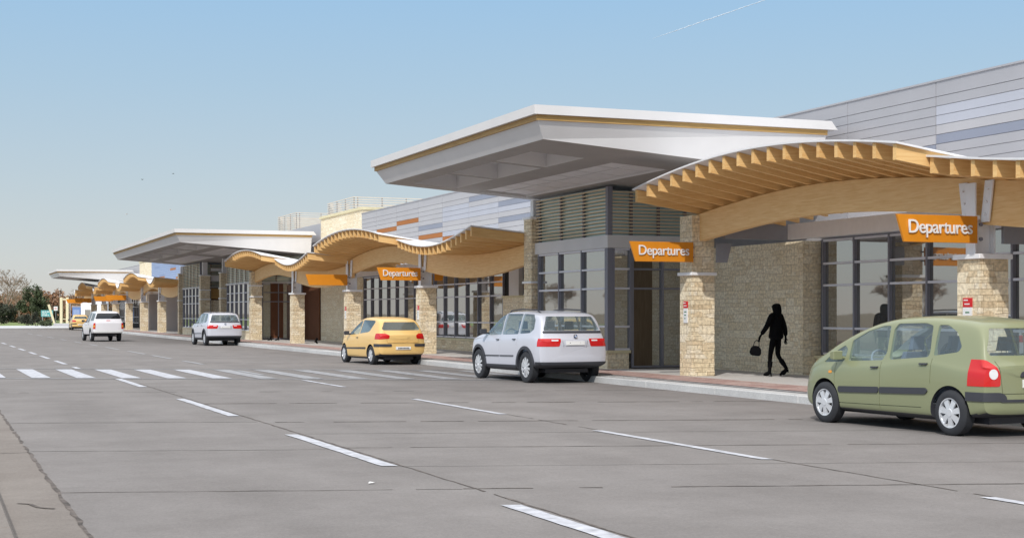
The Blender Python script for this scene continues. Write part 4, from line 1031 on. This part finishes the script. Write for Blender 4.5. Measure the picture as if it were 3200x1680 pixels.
# pickup with a canopy over the bed
pk = dict(name='pickup_truck', paint='white_paint', r=.38, wheels=(-1.45,1.60), rim='six', gap=.075, glass='darkglass',
  top=[(-2.52,1.16),(-2.48,1.24),(-2.38,1.60),(-2.26,1.76),(-2.0,1.80),(-.8,1.82),(.0,1.80),(.35,1.70),(.75,1.42),(1.1,1.17),(1.6,1.12),(2.1,1.02),(2.36,.90),(2.44,.76)],
  bottom=[(-2.52,.52),(-2.1,.46),(-1,.38),(1,.36),(1.9,.38),(2.44,.46)],
  belt=[(-2.52,1.13),(-2.2,1.16),(-.8,1.13),(.5,1.08),(1.2,1.04),(2.0,.98),(2.44,.72)],
  width=[(-2.52,.88),(-2.3,.90),(-1.4,.91),(0,.90),(1.5,.91),(2.0,.88),(2.3,.80),(2.44,.70)],
  cabin=(-2.3,1.0,.62), tumble=.36, bow=(.03,.2),
  side_windows=[('front_window',[(.92,1.12),(.15,1.14),(.15,1.70),(.30,1.66),(.60,1.46),(.92,1.2)]),('rear_window_side',[(.08,1.15),(-.75,1.17),(-.75,1.72),(.08,1.73)]),('canopy_window',[(-.95,1.24),(-2.2,1.26),(-2.12,1.66),(-.95,1.70)])],
  end_windows=[('windscreen',[(-.66,1.14),(.66,1.14),(.58,1.66),(-.58,1.66)],.2,2.2),('rear_window',[(-.74,1.36),(.74,1.36),(.74,1.42),(.62,1.70),(-.62,1.70),(-.74,1.42)],-2.8,-2.1)],
  side_patches=[],
  end_patches=[('tail_lamp',[(.76,.76),(.97,.76),(.97,1.12),(.76,1.12)],-2.8,-2.44,'lampred')],
  mid_patches=[('rear_bumper',[(-.9,.50),(.9,.50),(.9,.66),(-.9,.66)],-2.8,-2.4,'paper'),('high_brake_lamp',[(-.12,1.24),(.12,1.24),(.12,1.275),(-.12,1.275)],-2.8,-2.4,'lampred')],
  gaps=[[(1.0,.5),(1.0,1.08)],[(.1,.5),(.1,1.1)],[(-.82,.5),(-.82,1.12)]], end_gaps=[((-.74,1.20),(-.74,.72)),((.74,1.20),(.74,.72)),((-.9,1.20),(.9,1.20))],
  seats=[(-.36,.2),(.36,.2)], seat_z=.75, dash=(.62,1.14), mirror=(.86,1.2), mirror_mat='plastic', handles=[(.25,1.0),(-.68,1.02)])
p, pb, add = make_car(pk)
for s in (-1, 1):
    add('indicator_lens', end_prism([(s*.78,.86),(s*.93,.86),(s*.93,.98),(s*.78,.98)], -2.8, -2.44, 0), 'lampamber', (0,1,0), .011)
place(p, 10.15, 93.3, R(3), 'white pickup truck with a canopy over its bed, driving in the middle lane', 'pickup')
# ------------------------------------------------------------------ woman on the sidewalk
def skin_mesh(name, verts, edges, radii, m, parent, sub=2):
    me = bpy.data.meshes.new(name); me.from_pydata(verts, edges, []); o = bpy.data.objects.new(name, me); COL.objects.link(o)
    sk = o.modifiers.new('s', 'SKIN'); sk.use_smooth_shade = True; sk.branch_smoothing = .4
    for i, r in enumerate(radii):
        v = me.skin_vertices[0].data[i]; v.radius = (r, r) if not isinstance(r, tuple) else r; v.use_root = (i == 0)
    sb = o.modifiers.new('d', 'SUBSURF'); sb.levels = sub; sb.render_levels = sub
    dg = bpy.context.evaluated_depsgraph_get(); dg.update(); m2 = bpy.data.meshes.new_from_object(o.evaluated_get(dg)); bpy.data.objects.remove(o)
    for p in m2.polygons: p.use_smooth = True
    return link(name, m2, m, parent, fix=False)
def hand(V, E, Rr, wi, base, d, up, side):
    """palm and five fingers from the wrist vertex"""
    d = Vector(d).normalized(); s = Vector(side).normalized(); b = Vector(base)
    p = b+d*.05; V.append(tuple(p)); Rr.append((.030,.020)); E.append((wi, len(V)-1)); pi = len(V)-1
    for k, (o, l) in enumerate(((-.028,.062),(-.009,.075),(.010,.078),(.027,.068))):
        a = p+s*o+d*.035; c = a+d*l*.5+Vector(up)*-.006; e = c+d*l*.4+Vector(up)*-.022
        V.extend([tuple(a), tuple(c), tuple(e)]); n = len(V); Rr.extend([.0095,.0085,.007]); E.extend([(pi,n-3),(n-3,n-2),(n-2,n-1)])
    a = b+d*.03-s*.035; c = a+d*.035-s*.012; V.extend([tuple(a), tuple(c)]); n = len(V); Rr.extend([.011,.009]); E.extend([(pi,n-2),(n-2,n-1)])
def person():
    root = empty('person', (19.42, 30.80, .15), R(24)); tag(root, 'woman in black with long hair walking past the stone wall, dark bag in hand', 'person')
    V = [(0,0,.93),(0,.0,1.10),(0,.01,1.28),(0,0,1.41),(0,.005,1.47),(0,.025,1.555),(0,.03,1.64),
         (-.165,0,1.37),(-.27,.07,1.13),(-.36,.17,.93),(.165,0,1.37),(.225,-.08,1.11),(.235,-.10,.88),
         (-.085,.01,.88),(-.08,.10,.50),(-.07,.13,.10),(-.07,.16,.045),(-.07,.26,.030),
         (.085,-.01,.88),(.09,.02,.49),(.12,-.18,.20),(.12,-.19,.12),(.12,-.10,.035)]
    E = [(0,1),(1,2),(2,3),(3,4),(4,5),(5,6),(3,7),(7,8),(8,9),(3,10),(10,11),(11,12),(0,13),(13,14),(14,15),(15,16),(16,17),(0,18),(18,19),(19,20),(20,21),(21,22)]
    Rr = [(.145,.11),(.115,.09),(.14,.10),(.07,.06),.048,(.072,.085),(.068,.08),.048,.037,.025,.048,.037,.025,.088,.056,.036,.038,.030,.088,.056,.036,.038,.030]
    hand(V, E, Rr, 9, V[9], (-.1,.35,-.9), (0,1,0), (1,0,0)); hand(V, E, Rr, 12, V[12], (0,.05,-1), (0,1,0), (-.2,1,0))
    root.scale = (1.07,)*3
    skin_mesh('body', V, E, Rr, 'black', root)
    # jacket with sleeves
    V = [(0,0,.82),(0,0,.95),(0,.0,1.12),(0,.01,1.28),(0,0,1.40),(-.175,0,1.385),(-.275,.07,1.12),(-.355,.16,.95),(.175,0,1.385),(.235,-.08,1.11),(.24,-.10,.91)]
    E = [(0,1),(1,2),(2,3),(3,4),(4,5),(5,6),(6,7),(4,8),(8,9),(9,10)]
    skin_mesh('jacket', V, E, [(.235,.18),(.20,.16),(.17,.135),(.195,.145),(.10,.09),.072,.060,.050,.072,.060,.050], 'black', root)
    skin_mesh('hair', [(0,-.0,1.665),(0,-.01,1.58),(0,-.045,1.46),(0,-.065,1.33)], [(0,1),(1,2),(2,3)], [(.085,.09),(.125,.115),(.13,.09),(.09,.045)], 'black', root)
    f = MB(); f.add([(0,.115,1.60),(-.012,.10,1.572),(.012,.10,1.572),(0,.09,1.62),(0,.128,1.578)], [(0,1,4),(0,4,2),(1,2,4),(0,3,1),(0,2,3)]); f.build('nose', 'black', root)
    for n_, ax, ay, tx, ty, az in (('boot',-.07,.13,-.07,.28,.0),('boot',.12,-.20,.12,-.03,.0)):
        z0 = .10 if ay > 0 else .19; kn = Vector((ax,.10,.50)) if ay > 0 else Vector((ax-.03,.02,.49)); an = Vector((ax,ay,z0))
        bt = MB(); bt.tube([an+(kn-an)*.6,an+(kn-an)*.3,an,(tx,(ay+ty)/2,.06 if ay>0 else .10),(tx,ty,.032)], [.060,.052,.045,.044,.026], 12)
        bt.tube([(ax,ay-.035,z0-.02),(ax,ay-.045,.002 if ay > 0 else .09)], [.02,.012], 8); bt.build('boot', 'black', root, smooth=50)
    return root
person()
bagroot = empty('handbag', (0,0,0)); tag(bagroot, 'soft black handbag hanging from the walking woman\'s left hand', 'handbag')
bg_ = MB(); hx, hy, hz = -.385, .215, .80
prof = [(-.10,0),(.10,0),(.14,.06),(.12,.18),(.06,.235),(-.06,.235),(-.12,.18),(-.14,.06)]
bg_.prism(chaikin(prof, r=.05), 'x', -.045, .045); bgo = bg_.build('bag_body', 'black', bagroot, smooth=40, bevel=.008)
bgo.location = (0,0,-.36)
hd = MB(); hd.tube([(.0,-.07,-.14),(.0,-.055,-.03),(.0,0,.02),(.0,.055,-.03),(.0,.07,-.14)], .011, 8); hd.build('handle', 'black', bagroot, smooth=60)
mw = Matrix.Translation((19.42,30.80,.15)) @ Matrix.Rotation(R(24), 4, 'Z') @ Matrix.Scale(1.07, 4); q = mw @ Vector((hx-.012,hy+.03,hz+.01)); bagroot.location = q; bagroot.rotation_euler = (R(6), R(-8), R(70))

def boot(x, y, yaw, lift, label):
    b = MB(); b.tube([(0,0,.24),(0,0,.14),(0,.0,.08),(0,.09,.05),(0,.19,.03)], [.06,.055,.05,.045,.028], 12); b.tube([(0,-.03,.06),(0,-.04,0)], [.03,.022], 8)
    o = b.build('boot', 'black', smooth=50); o.location = (x, y, .15+lift); o.rotation_euler = (R(-35) if lift else 0, 0, yaw); tag(o, label, 'boot', 'black boots on the sidewalk'); return o
boot(18.35, 84.3-1.6, R(60), 0, 'left boot of the black pair by the dark glass doors')
boot(18.75, 84.2-1.6, R(80), 0, 'right boot of the black pair by the dark glass doors')
boot(18.6, 73.4, R(-60), .06, 'single tipped black boot right of the column before the brown panels')

# ------------------------------------------------------------------ vegetation and far things
FW = Vector((math.sin(R(21.63)), math.cos(R(21.63)))); RT = Vector((math.cos(R(21.63)), -math.sin(R(21.63))))
def at(px, d, z=-.04):      # spot on the ground seen in column px (3200 wide) at depth d
    t = (px-1600)/4600*d; p = Vector((.248,-.123))+FW*d+RT*t; return (p.x, p.y, z)
def leaves(mb, n, cx, cy, cz, rx, rz, size, rr, shape='ball', clumps=14):
    cl = []
    for _ in range(clumps):
        a = rr.uniform(0, 6.28); u = rr.uniform(-1, 1); k = rr.uniform(.35, .95)
        if shape == 'cone': z = rr.random(); w = (1-z)*.95+.12; cl.append((math.cos(a)*rx*w*k, math.sin(a)*rx*w*k, (z*2-1)*rz, rx*(.18+.30*(1-z))))
        else: s = math.sqrt(1-u*u); cl.append((math.cos(a)*s*rx*k, math.sin(a)*s*rx*k, u*rz*k, rx*rr.uniform(.22,.42)))
    for i in range(n):
        c = cl[i % clumps]; v = Vector((rr.gauss(0,1), rr.gauss(0,1), rr.gauss(0,1))).normalized()*c[3]*rr.random()**.4
        p = Vector((cx+c[0], cy+c[1], cz+c[2]))+v; s = size*rr.uniform(.6,1.3)
        a = Vector((rr.uniform(-1,1), rr.uniform(-1,1), rr.uniform(-1,1))).normalized(); b = a.cross(Vector((rr.uniform(-1,1), rr.uniform(-1,1), rr.uniform(-1,1)))).normalized()
        mb.add([p-a*s-b*s*.5, p+a*s-b*s*.5, p+a*s+b*s*.5, p-a*s+b*s*.5], [(0,1,2,3)])
def branches(mb, p, d, l, r, depth, rr, tips=None, spread=.6, minr=.012):
    q = p+d*l*.5+Vector((rr.uniform(-1,1), rr.uniform(-1,1), rr.uniform(-.3,.5)))*l*.05; e = p+d*l
    mb.tube([p, q, e], [r, r*.85, r*.68], 5 if depth > 2 else 3, cap=False)
    if depth == 0: return
    for k in range(rr.choice([2,3,3])):
        nd = (d+Vector((rr.gauss(0,1), rr.gauss(0,1), rr.gauss(.15,.6)))*spread).normalized()
        branches(mb, e if k else e, nd, l*rr.uniform(.62,.82), max(r*.6, minr), depth-1, rr, tips, spread, minr)
def bare_tree(loc, h, label, seed, group=None, depth=6, minr=.018):
    root = empty('bare_tree', loc); tag(root, label, 'tree', group); rr = random.Random(seed)
    t = MB(); t.tube([(0,0,0),(.05,0,h*.14),(0,.05,h*.26)], [h*.028,h*.022,h*.019], 8); t.build('trunk', 'bark', root)
    c = MB()
    for k in range(5):
        a = 6.28*k/5+rr.uniform(-.4,.4); branches(c, Vector((0,.05,h*.25)), Vector((math.cos(a)*.6, math.sin(a)*.6, 1)).normalized(), h*.21, h*.012, depth-1, rr, minr=minr)
    branches(c, Vector((0,.05,h*.25)), Vector((.05,0,1)), h*.25, h*.014, depth-1, rr, minr=minr)
    c.build('crown', 'twig', root, fix=False); return root
def leafy(loc, h, w, label, seed, m, shape='ball', name='tree', n=1500, size=.16, group=None, trunk=True):
    root = empty(name, loc); tag(root, label, 'tree' if trunk else 'shrub', group); rr = random.Random(seed)
    if trunk:
        t = MB(); t.tube([(0,0,0),(.05,0,h*.3),(0,0,h*.6)], [h*.03,h*.02,h*.012], 7)
        for k in range(5):
            a = k*1.3; t.tube([(0,0,h*(.2+.06*k)),(math.cos(a)*w*.3, math.sin(a)*w*.3, h*(.35+.08*k))], [h*.01,h*.004], 4)
        t.build('trunk', 'bark', root)
    else:
        t = MB(); t.tube([(0,0,0),(0,0,h*.5)], [.06,.03], 6); t.build('stem', 'bark', root)
    c = MB(); leaves(c, n, 0, 0, h*.55 if trunk else h*.5, w/2, h*.43 if trunk else h*.45, size, rr, shape, 22); c.build('crown' if trunk else 'foliage', m, root, fix=False); return root
leafy(at(4,232), 3.3, 4.2, 'dark rounded tree at the left edge of the photo', 1, 'leafdark', n=2600, size=.14)
bare_tree(at(20,262), 10.2, 'bare leafless tree rising highest at the left edge', 12, minr=.03)
bare_tree(at(60,275), 7.6, 'thinner bare tree between the tall bare one and the evergreen', 3)
leafy(at(100,250), 6.7, 4.8, 'dark green evergreen tree at the far left', 4, 'leaf', 'ball', 'evergreen_tree', 3800, .15)
tw = ['leafbrown','leafbrown','leaftan','leafbrown','leaftan','leafbrown','leafbrown','leaftan','leafbrown','leafbrown','leafbrown']
lb = ['left of the evergreen behind the dark tree','just left of the evergreen','behind the evergreen, tan tinted','just right of the evergreen','above the teal sign, tan tinted','right of the teal sign','left of the cream posts','behind the cream posts, tan tinted','right of the cream posts','above the blue panel','behind the smallest orange boards']
for i in range(11):
    leafy(at(15+i*31, 296+(i*37)%13), 5.4+((i*53)%10)*.13, 7.5, 'russet autumn tree '+lb[i], 20+i, tw[i], n=1700, size=.2, group='autumn trees beyond the road')
for i in range(7):
    leafy(at(5+i*50, 283+(i*29)%9), 3.0+((i*31)%7)*.12, 8.5, 'low brown bush beneath the autumn trees, number %s from the left edge' % ['one','two','three','four','five','six','seven'][i], 60+i, 'leafbrown' if i % 3 else 'leafdark', n=1300, size=.18, name='bush', group='bushes under the autumn trees', trunk=False)
bare_tree(at(272,262), 7.6, 'bare tree showing above the leftmost timber hump', 5)
bare_tree(at(366,330), 11.2, 'bare treetop over the far flat white canopy', 6)
# dark clipped shrubs and a low green one by the sign
leafy(at(82,206), 1.7, 2.6, 'dark clipped shrub left of the teal sign', 71, 'leafdark', n=900, size=.10, name='shrub', trunk=False)
leafy(at(110,202), 1.95, 2.0, 'pointed dark shrub touching the teal sign', 72, 'leafdark', 'cone', n=900, size=.10, name='shrub', trunk=False)
leafy(at(143,196), .95, 2.3, 'low green shrub under the teal sign', 73, 'leaf', n=900, size=.08, name='shrub', trunk=False)
YAW = R(-18)
def thing(name, loc, label, cat, group=None, yaw=YAW): return tag(empty(name, loc, yaw), label, cat, group)
t = thing('road_sign', at(147,214), 'teal direction sign beside the slanted cream post', 'sign')
m = MB(); m.box(-.85,.85,-.05,.05,1.25,2.2); m.build('panel', 'teal', t)
m = MB()
for (z, ws) in ((1.98,(.3,.2,.35)),(1.72,(.42,.22)),(1.46,(.25,.4,.15))):
    x = -.7
    for w in ws: m.box(x, x+w, -.056, -.052, z-.05, z+.05); x += w+.08
m.build('lettering', 'letter', t)
m = MB(); m.box(-.7,-.6,-.04,.04,0,1.247); m.build('post', 'greysteel', t); m = MB(); m.box(.6,.7,-.04,.04,0,1.247); m.build('post', 'greysteel', t)
m = MB(); m.hexa([(-.12,-.1,0),(.12,-.1,0),(.12,.1,0),(-.12,.1,0),(-1.05,-.1,2.95),(-.75,-.1,3.05),(-.75,.1,3.05),(-1.05,.1,2.95)]); o = m.build('slanted_post', 'cream', bevel=.01); o.location = at(172,212); o.rotation_euler.z = YAW; tag(o, 'slanted cream post right of the teal sign', 'post')
t = thing('road_sign', at(174,218), 'small white square sign on a pole, right of the slanted post', 'sign')
m = MB(); m.box(-.28,.28,-.02,.02,2.15,2.75); m.build('plate', 'paper', t, bevel=.005); m = MB(); m.tube([(0,.03,0),(0,.03,2.7)], .03, 8); m.build('pole', 'greysteel', t)
m = MB()
for k in range(2): m.box(-.18,.18,-.026,-.022,2.36+k*.17,2.42+k*.17)
m.build('lettering', 'red', t)
t = thing('gateway', at(201,206), 'pair of tall cream posts joined by a beam before the russet trees', 'gateway')
for x in (-.42, .42):
    m = MB(); m.box(x-.17,x+.17,-.17,.17,0,3.95); m.build('post', 'cream', t, bevel=.01)
m = MB(); m.box(-.25,.25,-.12,.12,3.6,3.8); m.build('beam', 'cream', t); m = MB(); m.box(-.25,.25,-.05,.05,.9,1.0); m.build('rail', 'cream', t)
m = MB(); m.box(-1.6,2.2,-.1,.1,0,.42); o = m.build('low_wall', 'p2'); o.location = at(206,196); o.rotation_euler.z = YAW; tag(o, 'low grey wall at the foot of the cream posts', 'wall')
t = thing('kiosk', at(241,187), 'narrow blue kiosk beyond the far yellow car', 'kiosk')
m = MB(); m.box(-.5,.5,-.4,.4,0,2.55); m.build('cabinet', 'bluepanel', t, bevel=.01); m = MB(); m.box(-.38,.38,-.412,-.402,1.2,2.2); m.build('screen', 'blue', t); m = MB(); m.box(-.55,.55,-.45,.45,2.553,2.65); m.build('roof', 'p2', t)
t = thing('white_building', at(288,186), 'small white block with a flat roof beyond the last columns', 'building')
m = MB(); m.box(-1.4,1.4,0,3,0,3.3); m.build('wall', 'white', t); m = MB(); m.box(-1.5,1.5,-.1,3.1,3.303,3.45); m.build('roof', 'p2', t); m = MB(); m.box(-.9,-.2,-.02,-.004,.9,2.2); m.build('window', 'glass', t)
t = thing('wall_sign', at(219,190), 'tiny white strip sign above the leftmost orange board', 'sign')
m = MB(); m.box(-.5,.5,-.03,.03,3.05,3.3); m.build('panel', 'paper', t); m = MB(); m.box(-.04,.04,.031,.09,0,3.2); m.build('pole', 'greysteel', t)
# birds
def bird(px, py, d, yaw, label, roll=0):
    x, y, _ = at(px, d); z = 1.68+(979-py)/4600*d; root = empty('bird', (x,y,z), yaw); root.scale = (.7,)*3; tag(root, label, 'bird', 'birds in the sky')
    b = MB(); b.tube([(0,-.16,0),(0,-.08,.0),(0,.02,.0),(0,.12,.015),(0,.17,.01),(0,.20,.0)], [.012,.035,.05,.032,.03,.006], 8)
    for s in (-1,1): b.add([(s*.03,.05,.01),(s*.18,.06,.09),(s*.36,-.04,.05+roll*s),(s*.17,-.05,.08),(s*.03,-.06,.01)], [(0,1,2,3,4)])
    b.build('body', 'leafdark' if roll == 0 else 'beige', root, smooth=50)
bird(445,561,150,.6,'small dark bird, upper left of the four in the sky'); bird(541,543,170,-1.0,'small dark bird, highest of the four in the sky')
bird(396,669,160,2.0,'pale bird, lowest of the four over the far canopies',.02); bird(533,655,150,1.0,'pale bird, right one of the lower pair in the sky',.02)
# vapour trail
x0, y0, _ = at(2040, 3000); z0 = 1.68+(979-121)/4600*3000; x1, y1, _ = at(2700, 3300); z1 = 1.68+(979+106)/4600*3300
v = MB(); rr = random.Random(9); n = 170; a = Vector((x0,y0,z0)); b = Vector((x1,y1,z1))
pts = [a+(b-a)*i/n+Vector((rr.uniform(-1,1),rr.uniform(-1,1),rr.uniform(-1,1)))*.5 for i in range(n+1)]
v.tube(pts, [.2+.9*min(1,i/20)*(.2+.9*rr.random()) for i in range(n+1)], 6)
tag(v.build('vapour_trail', 'trail', smooth=60), 'thin dotted white vapour trail at the top right of the sky', 'vapour trail')
# trees across the road, seen only as reflections in the glass
for i, (x, y, h) in enumerate([(-56,128,6),(-64,144,7),(-58,163,6),(-70,178,7.5),(-60,192,6.5),(-67,210,7),(-58,226,6),(-72,248,8),(-62,272,6.5)]):
    if i == 0: bt0 = bare_tree((x,y,-.05), h, 'bare tree across the road mirrored in the window glass', 40, 'bare trees across the road', 6, .045); ch0 = list(bt0.children)
    else:
        r_ = bt0.copy(); COL.objects.link(r_); r_.location = (x,y,-.05); r_.rotation_euler.z = i*1.3; r_.scale = (h/6,)*3
        for ch in ch0: c = ch.copy(); COL.objects.link(c); c.parent = r_
